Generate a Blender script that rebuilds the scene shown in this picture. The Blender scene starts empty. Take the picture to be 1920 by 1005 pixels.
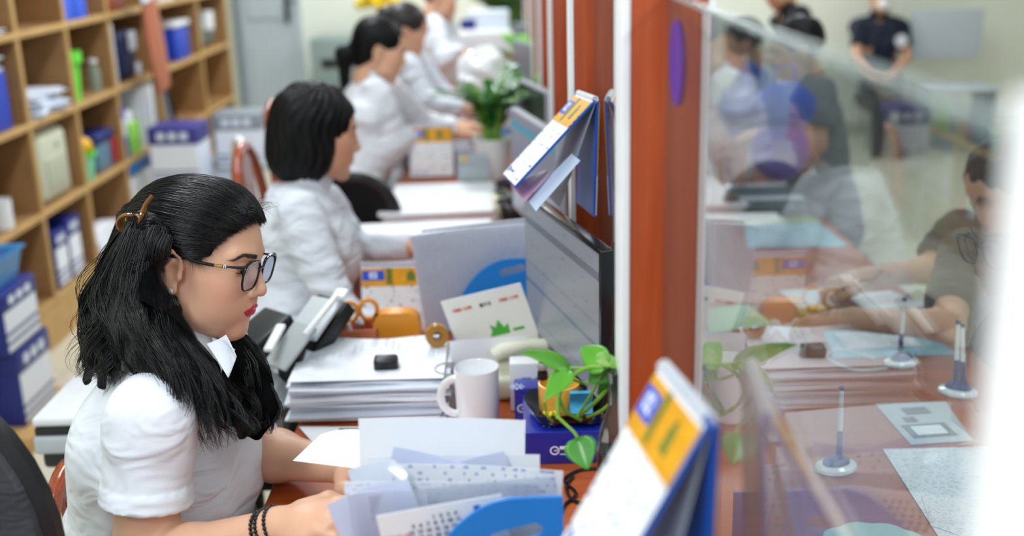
import bpy, bmesh, math, random
import numpy as np
from mathutils import Matrix, Vector, Euler
S = bpy.context.scene
COL = S.collection
random.seed(7); RNG = np.random.default_rng(7)
PI = math.pi

# ------------------------------------------------------------------ camera
FPX, HC = 2088.0, 1.65
def _n(v): return v / np.linalg.norm(v)
_up = -_n(np.array([190.0, 6898.0, FPX]))
_y = np.array([-20.0, -634.5, FPX]); _y = _n(_y - _y @ _up * _up)
_x = np.cross(_y, _up)
CR = np.array([_x, _y, _up])                     # camera (x right, y down, z forward) -> world
cam = bpy.data.cameras.new('camera'); camo = bpy.data.objects.new('camera', cam); COL.objects.link(camo)
cam.sensor_width = 36.0; cam.lens = FPX / 1920 * 36.0; cam.clip_start = 0.02; cam.clip_end = 100
Rm = Matrix(((CR[0][0], -CR[0][1], -CR[0][2]), (CR[1][0], -CR[1][1], -CR[1][2]), (CR[2][0], -CR[2][1], -CR[2][2])))
camo.matrix_world = Matrix.Translation((0, 0, HC)) @ Rm.to_4x4()
cam.dof.use_dof = True; cam.dof.focus_distance = 1.66; cam.dof.aperture_fstop = 2.1
S.camera = camo
def _ray(px, py): return CR @ np.array([px - 960, py - 502.5, FPX]) / FPX
def at(px, py, D): return Vector(_ray(px, py) * D + np.array([0, 0, HC]))       # point at a known distance
def at_z(px, py, z): r = _ray(px, py); return Vector(r * ((z - HC) / r[2]) + np.array([0, 0, HC]))
def at_x(px, py, x): r = _ray(px, py); return Vector(r * (x / r[0]) + np.array([0, 0, HC]))
def at_y(px, py, y): r = _ray(px, py); return Vector(r * (y / r[1]) + np.array([0, 0, HC]))

# ------------------------------------------------------------------ world, lamps, exposure
S.view_settings.view_transform = 'Standard'; S.view_settings.look = 'None'
S.view_settings.gamma = 1.0; S.view_settings.exposure = -0.32
try: S.view_settings.use_curve_mapping = False
except Exception: pass
W = bpy.data.worlds.new('world'); S.world = W; W.use_nodes = True
W.node_tree.nodes['Background'].inputs[0].default_value = (0.82, 0.91, 1.0, 1); W.node_tree.nodes['Background'].inputs[1].default_value = 0.78
def area(name, loc, sx, sy, e, col=(0.87, 0.94, 1.0), rot=(0, 0, 0)):
    l = bpy.data.lights.new(name, 'AREA'); l.shape = 'RECTANGLE'; l.size = sx; l.size_y = sy; l.energy = e; l.color = col
    o = bpy.data.objects.new(name, l); o.location = loc; o.rotation_euler = rot; COL.objects.link(o); return o
LAMPS = [(-0.9, 0.6), (-0.9, 2.8), (-0.9, 5.2), (-0.9, 7.6), (1.5, 0.8), (1.5, 3.4), (1.5, 6.0), (1.5, 8.2), (-0.9, -0.9), (1.5, -0.9)]  # last pair added behind the camera to fill the front of the papers
for _a, _b in LAMPS:
    area('ceiling_lamp_light', (_a, _b, 2.86), 0.3, 1.2, (34 if _a < 0 else 24) * (1.7 if _b > 4 else 1.0) * (1.3 if _b < 0 else 1))
S.cycles.max_bounces = 8; S.cycles.transparent_max_bounces = 24; S.cycles.caustics_reflective = False; S.cycles.caustics_refractive = False
S.cycles.sample_clamp_indirect = 4.0
try: S.cycles.use_denoising = True
except Exception: pass

# ------------------------------------------------------------------ materials
def lin(c):
    if isinstance(c, str):
        c = c.lstrip('#'); c = [int(c[i:i+2], 16) / 255 for i in (0, 2, 4)]
    return tuple(((v / 12.92) if v <= 0.04045 else ((v + 0.055) / 1.055) ** 2.4) for v in c) + (1.0,)
_M = {}
def mat(name, col, rough=0.5, metal=0.0, var=0.06, scale=30, bump=0.0, spec=0.5, sheen=0, alpha=1, trans=0, coat=0, emit=None, es=0, sss=0, ior=1.45, stretch=None):
    if name in _M: return _M[name]
    m = bpy.data.materials.new(name); m.use_nodes = True; nt = m.node_tree; b = nt.nodes['Principled BSDF']
    c = lin(col)
    tc = nt.nodes.new('ShaderNodeTexCoord'); mp = nt.nodes.new('ShaderNodeMapping')
    nt.links.new(tc.outputs['Object'], mp.inputs['Vector'])
    if stretch: mp.inputs['Scale'].default_value = stretch
    nz = nt.nodes.new('ShaderNodeTexNoise'); nz.inputs['Scale'].default_value = scale; nz.inputs['Detail'].default_value = 4
    nt.links.new(mp.outputs[0], nz.inputs['Vector'])
    mx = nt.nodes.new('ShaderNodeMix'); mx.data_type = 'RGBA'
    mx.inputs['A'].default_value = tuple(max(0, v * (1 - var)) for v in c[:3]) + (1,)
    mx.inputs['B'].default_value = tuple(min(1, v * (1 + var)) for v in c[:3]) + (1,)
    nt.links.new(nz.outputs['Fac'], mx.inputs['Factor']); nt.links.new(mx.outputs['Result'], b.inputs['Base Color'])
    b.inputs['Roughness'].default_value = rough; b.inputs['Metallic'].default_value = metal
    b.inputs['Specular IOR Level'].default_value = spec; b.inputs['IOR'].default_value = ior
    b.inputs['Alpha'].default_value = alpha; b.inputs['Transmission Weight'].default_value = trans; b.inputs['Coat Weight'].default_value = coat
    b.inputs['Coat Roughness'].default_value = 0.08
    if sheen: b.inputs['Sheen Weight'].default_value = sheen
    if sss:
        b.inputs['Subsurface Weight'].default_value = sss; b.inputs['Subsurface Radius'].default_value = (0.012, 0.004, 0.002); b.inputs['Subsurface Scale'].default_value = 1.0
    if emit: b.inputs['Emission Color'].default_value = lin(emit); b.inputs['Emission Strength'].default_value = es
    if bump:
        bp = nt.nodes.new('ShaderNodeBump'); bp.inputs['Strength'].default_value = bump; bp.inputs['Distance'].default_value = 0.002
        nt.links.new(nz.outputs['Fac'], bp.inputs['Height']); nt.links.new(bp.outputs[0], b.inputs['Normal'])
    _M[name] = m; return m
def wood(name, c1, c2, rough=0.35, sc=(3, 3, 30), axis='Z', coat=0.0, rings=9):
    if name in _M: return _M[name]
    m = mat(name, c1, rough, var=0, coat=coat); nt = m.node_tree; b = nt.nodes['Principled BSDF']
    tc = nt.nodes.new('ShaderNodeTexCoord'); mp = nt.nodes.new('ShaderNodeMapping'); mp.inputs['Scale'].default_value = sc
    nt.links.new(tc.outputs['Object'], mp.inputs['Vector'])
    nz = nt.nodes.new('ShaderNodeTexNoise'); nz.inputs['Scale'].default_value = rings; nz.inputs['Detail'].default_value = 7; nz.inputs['Distortion'].default_value = 0.6
    nt.links.new(mp.outputs[0], nz.inputs['Vector'])
    cr = nt.nodes.new('ShaderNodeValToRGB'); cr.color_ramp.elements[0].position = 0.3; cr.color_ramp.elements[1].position = 0.7
    cr.color_ramp.elements[0].color = lin(c1); cr.color_ramp.elements[1].color = lin(c2)
    nt.links.new(nz.outputs['Fac'], cr.inputs[0]); nt.links.new(cr.outputs[0], b.inputs['Base Color'])
    return m
def printed(name, paper='#f4f6fb', ink='#8d93a3', rows=70, words=40, cover=0.5, margin=None, rough=0.6):
    """paper with rows of small print (local x across, local z up)"""
    if name in _M: return _M[name]
    m = mat(name, paper, rough, var=0.02); nt = m.node_tree; b = nt.nodes['Principled BSDF']; L = nt.links.new
    tc = nt.nodes.new('ShaderNodeTexCoord'); sp = nt.nodes.new('ShaderNodeSeparateXYZ'); L(tc.outputs['Object'], sp.inputs[0])
    def mth(op, a, bb=None, c=None):
        n = nt.nodes.new('ShaderNodeMath'); n.operation = op
        for i, v in enumerate((a, bb, c)):
            if v is None: continue
            if isinstance(v, (int, float)): n.inputs[i].default_value = v
            else: L(v, n.inputs[i])
        return n.outputs[0]
    zr = mth('MULTIPLY', sp.outputs['Z'], rows * 2.0)
    row = mth('LESS_THAN', mth('FRACT', zr), 0.42)
    cb = nt.nodes.new('ShaderNodeCombineXYZ'); L(mth('MULTIPLY', sp.outputs['X'], words * 2.0), cb.inputs[0]); L(mth('FLOOR', zr), cb.inputs[2])
    L(mth('MULTIPLY', mth('FLOOR', zr), 3.7), cb.inputs[1])
    nz = nt.nodes.new('ShaderNodeTexNoise'); nz.inputs['Scale'].default_value = 1.0; nz.inputs['Detail'].default_value = 3; L(cb.outputs[0], nz.inputs['Vector'])
    fac = mth('MULTIPLY', row, mth('GREATER_THAN', nz.outputs['Fac'], cover))
    mx = nt.nodes.new('ShaderNodeMix'); mx.data_type = 'RGBA'; mx.inputs['A'].default_value = lin(paper); mx.inputs['B'].default_value = lin(ink)
    L(fac, mx.inputs['Factor']); L(mx.outputs['Result'], b.inputs['Base Color'])
    return m
def glassy(name, tint='#ffffff', ior=1.5, rough=0.0, haze=0.0, hazecol='#ffffff', boost=1.0):
    """thin pane: straight-through transmission plus Fresnel reflection"""
    if name in _M: return _M[name]
    m = bpy.data.materials.new(name); m.use_nodes = True; nt = m.node_tree; nt.nodes.clear(); L = nt.links.new
    out = nt.nodes.new('ShaderNodeOutputMaterial'); tr = nt.nodes.new('ShaderNodeBsdfTransparent'); tr.inputs[0].default_value = lin(tint)
    gl = nt.nodes.new('ShaderNodeBsdfGlossy'); gl.inputs['Roughness'].default_value = rough
    g = nt.nodes.new('ShaderNodeNewGeometry'); mi = nt.nodes.new('ShaderNodeMix'); mi.data_type = 'FLOAT'
    mi.inputs[2].default_value = ior; mi.inputs[3].default_value = 1.0 / ior; L(g.outputs['Backfacing'], mi.inputs[0])
    fr = nt.nodes.new('ShaderNodeFresnel'); L(mi.outputs[0], fr.inputs['IOR'])
    mu = nt.nodes.new('ShaderNodeMath'); mu.operation = 'MULTIPLY'; mu.use_clamp = True; L(fr.outputs[0], mu.inputs[0]); mu.inputs[1].default_value = boost
    a = nt.nodes.new('ShaderNodeMixShader'); L(mu.outputs[0], a.inputs[0]); L(tr.outputs[0], a.inputs[1]); L(gl.outputs[0], a.inputs[2])
    last = a
    if haze:
        nz = nt.nodes.new('ShaderNodeTexNoise'); nz.inputs['Scale'].default_value = 6; tc = nt.nodes.new('ShaderNodeTexCoord'); L(tc.outputs['Object'], nz.inputs['Vector'])
        mm = nt.nodes.new('ShaderNodeMath'); mm.operation = 'MULTIPLY'; L(nz.outputs['Fac'], mm.inputs[0]); mm.inputs[1].default_value = haze * 2
        df = nt.nodes.new('ShaderNodeBsdfDiffuse'); df.inputs[0].default_value = lin(hazecol)
        c = nt.nodes.new('ShaderNodeMixShader'); L(mm.outputs[0], c.inputs[0]); L(a.outputs[0], c.inputs[1]); L(df.outputs[0], c.inputs[2]); last = c
    L(last.outputs[0], out.inputs[0]); _M[name] = m; return m

# ------------------------------------------------------------------ mesh helpers
class MB:
    def __init__(s): s.v = []; s.f = []; s.mi = []; s.cur = 0
    def add(s, vs, fs, M=None):
        o = len(s.v)
        for p in vs: s.v.append(tuple(M @ Vector(p)) if M is not None else tuple(p))
        for f in fs: s.f.append(tuple(i + o for i in f)); s.mi.append(s.cur)
        return s
    def box(s, c, d, M=None, r=0.0):
        hx, hy, hz = d[0] / 2, d[1] / 2, d[2] / 2
        if r <= 0:
            vs = [(c[0] + a * hx, c[1] + b * hy, c[2] + e * hz) for a in (-1, 1) for b in (-1, 1) for e in (-1, 1)]
            return s.add(vs, [(0, 1, 3, 2), (4, 6, 7, 5), (0, 4, 5, 1), (2, 3, 7, 6), (0, 2, 6, 4), (1, 5, 7, 3)], M)
        bm = bmesh.new(); bmesh.ops.create_cube(bm, size=1)
        bmesh.ops.scale(bm, vec=d, verts=bm.verts); bmesh.ops.bevel(bm, geom=bm.edges[:], offset=min(r, min(d) * .49), segments=3, profile=0.5, affect='EDGES')
        bm.verts.index_update(); vs = [(v.co.x + c[0], v.co.y + c[1], v.co.z + c[2]) for v in bm.verts]; fs = [tuple(v.index for v in f.verts) for f in bm.faces]; bm.free()
        return s.add(vs, fs, M)
    def prism(s, pts, z0, z1, M=None):
        n = len(pts); vs = [(p[0], p[1], z0) for p in pts] + [(p[0], p[1], z1) for p in pts]
        fs = [tuple(reversed(range(n))), tuple(range(n, 2 * n))] + [(i, (i + 1) % n, n + (i + 1) % n, n + i) for i in range(n)]
        return s.add(vs, fs, M)
    def lathe(s, prof, seg=32, M=None, close=False):
        vs = []; fs = []; n = len(prof)
        for i in range(seg):
            a = 2 * PI * i / seg
            for r, z in prof: vs.append((r * math.cos(a), r * math.sin(a), z))
        for i in range(seg):
            j = (i + 1) % seg
            for k in range(n - 1): fs.append((i * n + k, j * n + k, j * n + k + 1, i * n + k + 1))
            if close: fs.append((i * n + n - 1, j * n + n - 1, j * n, i * n))
        if not close:
            if prof[0][0] > 1e-6: fs.append(tuple(i * n for i in reversed(range(seg))))
            if prof[-1][0] > 1e-6: fs.append(tuple(i * n + n - 1 for i in range(seg)))
        return s.add(vs, fs, M)
    def tube(s, pts, r, seg=8, M=None, cap=True, closed=False, flat=1.0):
        pts = [Vector(p) for p in pts]; n = len(pts); vs = []; fs = []; rr = r if hasattr(r, '__len__') else [r] * n
        prev = None
        for i in range(n):
            t = (pts[(i + 1) % n] - pts[i - 1]) if closed else (pts[min(i + 1, n - 1)] - pts[max(i - 1, 0)])
            t = t.normalized() if t.length > 1e-9 else Vector((0, 0, 1))
            if prev is None:
                u = t.orthogonal().normalized()
                if abs(t.z) < 0.9: u = t.cross(Vector((0, 0, 1))).normalized()
            else:
                u = (prev - t * prev.dot(t)); u = u.normalized() if u.length > 1e-6 else t.orthogonal().normalized()
            prev = u; w = t.cross(u)
            for k in range(seg):
                a = 2 * PI * k / seg; vs.append(tuple(pts[i] + u * (rr[i] * math.cos(a)) + w * (rr[i] * flat * math.sin(a))))
        m = n if closed else n - 1
        for i in range(m):
            j = (i + 1) % n
            for k in range(seg): fs.append((i * seg + k, i * seg + (k + 1) % seg, j * seg + (k + 1) % seg, j * seg + k))
        if cap and not closed: fs.append(tuple(reversed(range(seg)))); fs.append(tuple((n - 1) * seg + k for k in range(seg)))
        return s.add(vs, fs, M)
    def grid(s, fn, nu, nv, th=0.0, M=None):
        """surface fn(u,v) -> point, given thickness along its normal"""
        P = [[Vector(fn(i / nu, j / nv)) for j in range(nv + 1)] for i in range(nu + 1)]
        vs = []; fs = []; k = (nu + 1) * (nv + 1)
        N = []
        for i in range(nu + 1):
            for j in range(nv + 1):
                a = P[min(i + 1, nu)][j] - P[max(i - 1, 0)][j]; b = P[i][min(j + 1, nv)] - P[i][max(j - 1, 0)]
                c = a.cross(b); N.append(c.normalized() if c.length > 1e-12 else Vector((0, 0, 1)))
        fl = [p for r in P for p in r]
        vs = [tuple(p + q * th / 2) for p, q in zip(fl, N)]
        idx = lambda i, j: i * (nv + 1) + j
        for i in range(nu):
            for j in range(nv): fs.append((idx(i, j), idx(i + 1, j), idx(i + 1, j + 1), idx(i, j + 1)))
        if th:
            vs += [tuple(p - q * th / 2) for p, q in zip(fl, N)]
            fs += [tuple(k + q for q in reversed(f)) for f in list(fs)]
            bd = [idx(i, 0) for i in range(nu + 1)] + [idx(nu, j) for j in range(1, nv + 1)] + [idx(i, nv) for i in range(nu - 1, -1, -1)] + [idx(0, j) for j in range(nv - 1, 0, -1)]
            for a in range(len(bd)):
                b = bd[(a + 1) % len(bd)]; fs.append((bd[a], k + bd[a], k + b, b))
        return s.add(vs, fs, M)
    def ball(s, c, r, M=None, nu=20, nv=12):
        if not hasattr(r, '__len__'): r = (r, r, r)
        vs = [(c[0], c[1], c[2] - r[2])]; fs = []
        for j in range(1, nv):
            t = PI * j / nv
            for i in range(nu):
                a = 2 * PI * i / nu; vs.append((c[0] + r[0] * math.sin(t) * math.cos(a), c[1] + r[1] * math.sin(t) * math.sin(a), c[2] - r[2] * math.cos(t)))
        vs.append((c[0], c[1], c[2] + r[2])); L = len(vs) - 1
        for i in range(nu):
            j = (i + 1) % nu; fs.append((0, 1 + j, 1 + i)); fs.append((L, L - nu + i, L - nu + j))
            for k in range(nv - 2): fs.append((1 + k * nu + i, 1 + k * nu + j, 1 + (k + 1) * nu + j, 1 + (k + 1) * nu + i))
        return s.add(vs, fs, M)
def link(name, me, m, parent=None, smooth=False, world=False):
    o = bpy.data.objects.new(name, me); COL.objects.link(o)
    for x in (m if isinstance(m, (list, tuple)) else [m]): me.materials.append(x)
    if smooth:
        me.polygons.foreach_set('use_smooth', [True] * len(me.polygons))
        if smooth != 'all':
            try: me.set_sharp_from_angle(angle=math.radians(40))
            except Exception: pass
    if parent is not None:
        o.parent = parent
        if world: o.matrix_parent_inverse = parent.matrix_basis.inverted()
    return o
def obj(name, mb, m, parent=None, smooth=True, world=False, label=None):
    me = bpy.data.meshes.new(name); me.from_pydata(mb.v, [], mb.f)
    if any(mb.mi): me.polygons.foreach_set('material_index', mb.mi)
    me.update(); o = link(name, me, m, parent, smooth, world)
    if label: o['label'] = label
    return o
def tag(o, label, cat, group=None, kind=None):
    o['label'] = label; o['category'] = cat
    if group: o['group'] = group
    if kind: o['kind'] = kind
    return o
def thing(name, label, cat, loc=(0, 0, 0), rot=0.0, group=None):
    o = bpy.data.objects.new(name, None); COL.objects.link(o); o.empty_display_size = 0.05
    R = rot if isinstance(rot, Matrix) else Euler((0, 0, rot) if not hasattr(rot, '__len__') else rot).to_matrix().to_4x4()
    o.matrix_basis = Matrix.Translation(loc) @ R.to_4x4(); return tag(o, label, cat, group)
def place(o, loc, rot=0.0):
    R = rot if isinstance(rot, Matrix) else Euler((0, 0, rot) if not hasattr(rot, '__len__') else rot).to_matrix().to_4x4()
    o.matrix_basis = Matrix.Translation(loc) @ R.to_4x4(); return o
def struct(name, mb, m, smooth=False):
    o = obj(name, mb, m, None, smooth); o['kind'] = 'structure'; return o
def kids(o): return [c for c in bpy.data.objects if c.parent == o]
def dup(root, loc, rot=0.0, label=None, group=None, mats=None):
    def cp(o, par):
        c = o.copy(); COL.objects.link(c)
        if par is not None: c.parent = par
        for k in kids(o): cp(k, c)
        return c
    r = cp(root, None); place(r, loc, rot)
    if label: r['label'] = label
    if group: r['group'] = group
    if mats:
        def ap(o):
            if o.type == 'MESH' and o.name.split('.')[0] in mats:
                o.data = o.data.copy(); o.data.materials.clear(); o.data.materials.append(mats[o.name.split('.')[0]])
            for k in kids(o): ap(k)
        ap(r)
    return r
_FN = [0]
def text(body, size, loc, rot, m, parent, name='lettering', align='CENTER', bold=0.0, sx=1.0, spacing=1.0):
    c = bpy.data.curves.new(name, 'FONT'); c.body = body; c.size = size; c.align_x = align; c.align_y = 'CENTER'; c.extrude = 0.0001; c.offset = bold; c.space_line = spacing; c.resolution_u = 3
    o = bpy.data.objects.new(name, c); COL.objects.link(o); c.materials.append(m)
    me = bpy.data.meshes.new_from_object(o); bpy.data.objects.remove(o); me.name = name; o = bpy.data.objects.new(name, me); COL.objects.link(o)
    if not me.materials: me.materials.append(m)
    if parent is not None: o.parent = parent
    R = rot if isinstance(rot, Matrix) else Euler(rot).to_matrix().to_4x4()
    o.matrix_basis = Matrix.Translation(loc) @ R.to_4x4() @ Matrix.Diagonal((sx, 1, 1, 1)); return o
RX = Euler((PI / 2, 0, 0)).to_matrix().to_4x4()      # text standing up, facing -Y
def T(*a): return Matrix.Translation(a)
def RZ(a): return Matrix.Rotation(a, 4, 'Z')
def RXm(a): return Matrix.Rotation(a, 4, 'X')
def RYm(a): return Matrix.Rotation(a, 4, 'Y')

# ------------------------------------------------------------------ smooth solids for bodies
def mesh_np(name, V, F, m, parent=None, smooth='all', world=True):
    me = bpy.data.meshes.new(name); V = np.asarray(V, np.float32); F = np.asarray(F, np.int32)
    me.vertices.add(len(V)); me.vertices.foreach_set('co', V.ravel())
    k = F.shape[1]; me.loops.add(F.size); me.loops.foreach_set('vertex_index', F.ravel())
    me.polygons.add(len(F)); me.polygons.foreach_set('loop_start', np.arange(len(F), dtype=np.int32) * k)
    try: me.polygons.foreach_set('loop_total', np.full(len(F), k, np.int32))
    except Exception: pass
    me.update(calc_edges=True); me.validate(); return link(name, me, m, parent, smooth, world)
def A(*p): return np.array(p, float)
def cone(p, a, b, ra, rb, sq=None):
    a = np.asarray(a, float); b = np.asarray(b, float); d = b - a; t = np.clip(((p - a) @ d) / (d @ d), 0, 1)
    return np.linalg.norm(p - a - t[:, None] * d, axis=1) - (ra + (rb - ra) * t)
def ell(p, c, r, R=None):
    q = p - np.asarray(c, float)
    if R is not None: q = q @ R
    r = np.asarray(r, float); k0 = np.linalg.norm(q / r, axis=1); k1 = np.linalg.norm(q / r ** 2, axis=1)
    return k0 * (k0 - 1) / np.maximum(k1, 1e-9)
def smin(a, b, k):
    h = np.maximum(k - np.abs(a - b), 0) / k; return np.minimum(a, b) - h * h * k / 4
def smax(a, b, k): return -smin(-a, -b, k)
def chain(p, pts, rs, k=0.02):
    d = None
    for i in range(len(pts) - 1):
        e = cone(p, pts[i], pts[i + 1], rs[i], rs[i + 1]); d = e if d is None else smin(d, e, k)
    return d
def ro(yaw=0, pitch=0, roll=0):      # columns = local axes; pitch>0 looks down
    return np.array((Matrix.Rotation(yaw, 3, 'Z') @ Matrix.Rotation(pitch, 3, 'Y') @ Matrix.Rotation(roll, 3, 'X')))
def snet(f, lo, hi, h):
    lo = np.asarray(lo, float); hi = np.asarray(hi, float); c = 4
    n = (np.ceil((hi - lo) / (h * c)).astype(int)) * c + 1
    ax = [lo[i] + np.arange(n[i]) * h for i in range(3)]; cx = [a[::c] for a in ax]
    G = np.stack(np.meshgrid(*cx, indexing='ij'), -1).reshape(-1, 3); D = f(G).reshape([len(a) for a in cx])
    nb = np.array(D.shape) - 1
    mn = np.abs(D[:-1, :-1, :-1]); 
    for i in (0, 1):
        for j in (0, 1):
            for k in (0, 1): mn = np.minimum(mn, np.abs(D[i:nb[0] + i, j:nb[1] + j, k:nb[2] + k]))
    act = mn < h * c * 1.9
    V = np.repeat(np.repeat(np.repeat(D[:-1, :-1, :-1], c, 0), c, 1), c, 2)
    Vf = np.ones(n) * 1.0; Vf[:-1, :-1, :-1] = V; Vf[-1] = 1; Vf[:, -1] = 1; Vf[:, :, -1] = 1
    am = np.zeros(n, bool); a4 = np.repeat(np.repeat(np.repeat(act, c, 0), c, 1), c, 2)
    for i in (0, 1):
        for j in (0, 1):
            for k in (0, 1): am[i:n[0] - 1 + i, j:n[1] - 1 + j, k:n[2] - 1 + k] |= a4
    I = np.argwhere(am)
    for s in range(0, len(I), 400000):
        q = I[s:s + 400000]; Vf[q[:, 0], q[:, 1], q[:, 2]] = f(lo + q * h)
    sg = Vf < 0; m = [k - 1 for k in n]
    cnt = np.zeros(m, np.int8); offs = [(i, j, k) for i in (0, 1) for j in (0, 1) for k in (0, 1)]
    for i, j, k in offs: cnt += sg[i:m[0] + i, j:m[1] + j, k:m[2] + k]
    cell = np.argwhere((cnt > 0) & (cnt < 8)); idx = -np.ones(m, np.int64); idx[cell[:, 0], cell[:, 1], cell[:, 2]] = np.arange(len(cell))
    vs = np.zeros((len(cell), 3)); w = np.zeros(len(cell))
    for a in offs:
        for d in range(3):
            if a[d]: continue
            b = list(a); b[d] = 1
            va = Vf[cell[:, 0] + a[0], cell[:, 1] + a[1], cell[:, 2] + a[2]]; vb = Vf[cell[:, 0] + b[0], cell[:, 1] + b[1], cell[:, 2] + b[2]]
            x = (va < 0) != (vb < 0); t = np.where(x, va / np.where(np.abs(va - vb) < 1e-12, 1, va - vb), 0)
            p = np.array(a, float)[None].repeat(len(cell), 0); p[:, d] += t
            vs += p * x[:, None]; w += x
    vs = lo + (cell + vs / w[:, None]) * h
    F = []
    for d in range(3):
        sl = [slice(0, n[i]) for i in range(3)]; s1 = list(sl); s1[d] = slice(0, n[d] - 1); s2 = list(sl); s2[d] = slice(1, n[d])
        e = np.argwhere(sg[tuple(s1)] != sg[tuple(s2)]); u, v = (d + 1) % 3, (d + 2) % 3
        e = e[(e[:, u] > 0) & (e[:, v] > 0) & (e[:, u] < n[u] - 1) & (e[:, v] < n[v] - 1)]
        if not len(e): continue
        q = []
        for du, dv in ((1, 1), (0, 1), (0, 0), (1, 0)):
            g = e.copy(); g[:, u] -= du; g[:, v] -= dv; q.append(idx[g[:, 0], g[:, 1], g[:, 2]])
        q = np.stack(q, 1); fl = ~sg[e[:, 0], e[:, 1], e[:, 2]]; q[fl] = q[fl][:, ::-1]; F.append(q)
    F = np.concatenate(F); F = F[(F >= 0).all(1)]
    return vs, F
def solid(name, f, lo, hi, h, m, parent=None, attr=None, label=None):
    V, F = snet(f, lo, hi, h); o = mesh_np(name, V, F, m, parent)
    if attr is not None:
        c = np.ones((len(V), 4), np.float32); c[:, :3] = attr(V); a = o.data.color_attributes.new('tone', 'FLOAT_COLOR', 'POINT'); a.data.foreach_set('color', c.ravel())
    if label: o['label'] = label
    return o
def strands(name, P, R, m, parent=None, seg=4):
    """many tapering hair strands: P (N,K,3), R (N,K)"""
    N, K, _ = P.shape; Tn = np.gradient(P, axis=1); Tn /= np.maximum(np.linalg.norm(Tn, axis=2, keepdims=True), 1e-9)
    ref = np.tile(A(0.31, -0.2, 0.93), (N, K, 1)); u = np.cross(Tn, ref); u /= np.maximum(np.linalg.norm(u, axis=2, keepdims=True), 1e-9); w = np.cross(Tn, u)
    vs = np.stack([P + R[..., None] * (u * math.cos(2 * PI * k / seg) + w * math.sin(2 * PI * k / seg)) for k in range(seg)], 2).reshape(-1, 3)
    i, k, q = np.meshgrid(np.arange(N), np.arange(K - 1), np.arange(seg), indexing='ij')
    b = (i * K + k) * seg; F = np.stack([b + q, b + (q + 1) % seg, b + seg + (q + 1) % seg, b + seg + q], -1).reshape(-1, 4)
    return mesh_np(name, vs, F, m, parent)
def spline(pts, K):
    """smooth resample of control points (n,3) to K"""
    p = np.asarray(pts, float); n = len(p); t = np.linspace(0, n - 1, K); i = np.clip(t.astype(int), 0, n - 2); f = (t - i)[:, None]
    g = lambda j: p[np.clip(j, 0, n - 1)]
    p0, p1, p2, p3 = g(i - 1), g(i), g(i + 1), g(i + 2)
    return 0.5 * ((2 * p1) + (-p0 + p2) * f + (2 * p0 - 5 * p1 + 4 * p2 - p3) * f ** 2 + (-p0 + 3 * p1 - 3 * p2 + p3) * f ** 3)
# ================================================================== SETTING
m_wall = mat('wall_paint', '#e9ecdf', 0.8, var=0.02); m_ceil = mat('ceiling_paint', '#f2f4f2', 0.9, var=0.01)
def floor_mat():
    m = mat('floor_tile', '#d9d3bf', 0.32, var=0.05, scale=5); nt = m.node_tree; b = nt.nodes['Principled BSDF']
    tc = nt.nodes.new('ShaderNodeTexCoord'); br = nt.nodes.new('ShaderNodeTexBrick'); br.offset = 0
    br.inputs['Scale'].default_value = 1.0; br.inputs['Brick Width'].default_value = 0.6; br.inputs['Row Height'].default_value = 0.6; br.inputs['Mortar Size'].default_value = 0.003
    br.inputs['Color1'].default_value = lin('#dcd6c3'); br.inputs['Color2'].default_value = lin('#d5cfba'); br.inputs['Mortar'].default_value = lin('#aaa595')
    nt.links.new(tc.outputs['Object'], br.inputs['Vector']); nt.links.new(br.outputs['Color'], b.inputs['Base Color']); return m
struct('floor', MB().box((1.4, 3.9, -0.05), (7.6, 11, 0.1)), floor_mat())
struct('ceiling', MB().box((1.4, 3.9, 2.95), (7.6, 11, 0.1)), m_ceil)
struct('wall_back', MB().box((1.4, 9.0, 1.45), (7.6, 0.2, 2.9)), m_wall)
struct('wall_left', MB().box((-2.37, 3.9, 1.45), (0.1, 11, 2.9)), m_wall)
struct('wall_right', MB().box((5.15, 3.9, 1.45), (0.1, 11, 2.9)), m_wall)
struct('baseboard_back', MB().box((1.5, 8.89, 0.05), (6.9, 0.02, 0.1)), mat('baseboard', '#b9b7a8', 0.5))
m_gm = mat('grey_enamel', '#b7c1c7', 0.35, var=0.04); m_gm2 = mat('grey_enamel_dark', '#7f8a92', 0.4)
m_black = mat('black_plastic', '#17181b', 0.35); m_chrome = mat('chrome', '#c9ccd0', 0.15, 1.0, var=0)
m_white = mat('white_plastic', '#eceef0', 0.3, var=0.02); m_wgloss = mat('white_gloss', '#f3f4f6', 0.12, var=0.01, coat=0.5)
# ceiling lights, plus housings for the two added fill lamps
for _a, _b in LAMPS:
    o = thing('ceiling_light', 'slim white ceiling light fitting ' + ['over the aisle', 'over the customers'][int(_a > 0)] + ', ' + ['nearest', 'second', 'third', 'fourth', 'farthest'][sorted(b_ for a_, b_ in LAMPS if a_ == _a).index(_b)] + ' in its row', 'light', (_a, _b, 2.9), group='ceiling lights')
    obj('housing', MB().box((0, 0, -0.012), (0.34, 1.24, 0.02), r=0.004), m_white, o)
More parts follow.
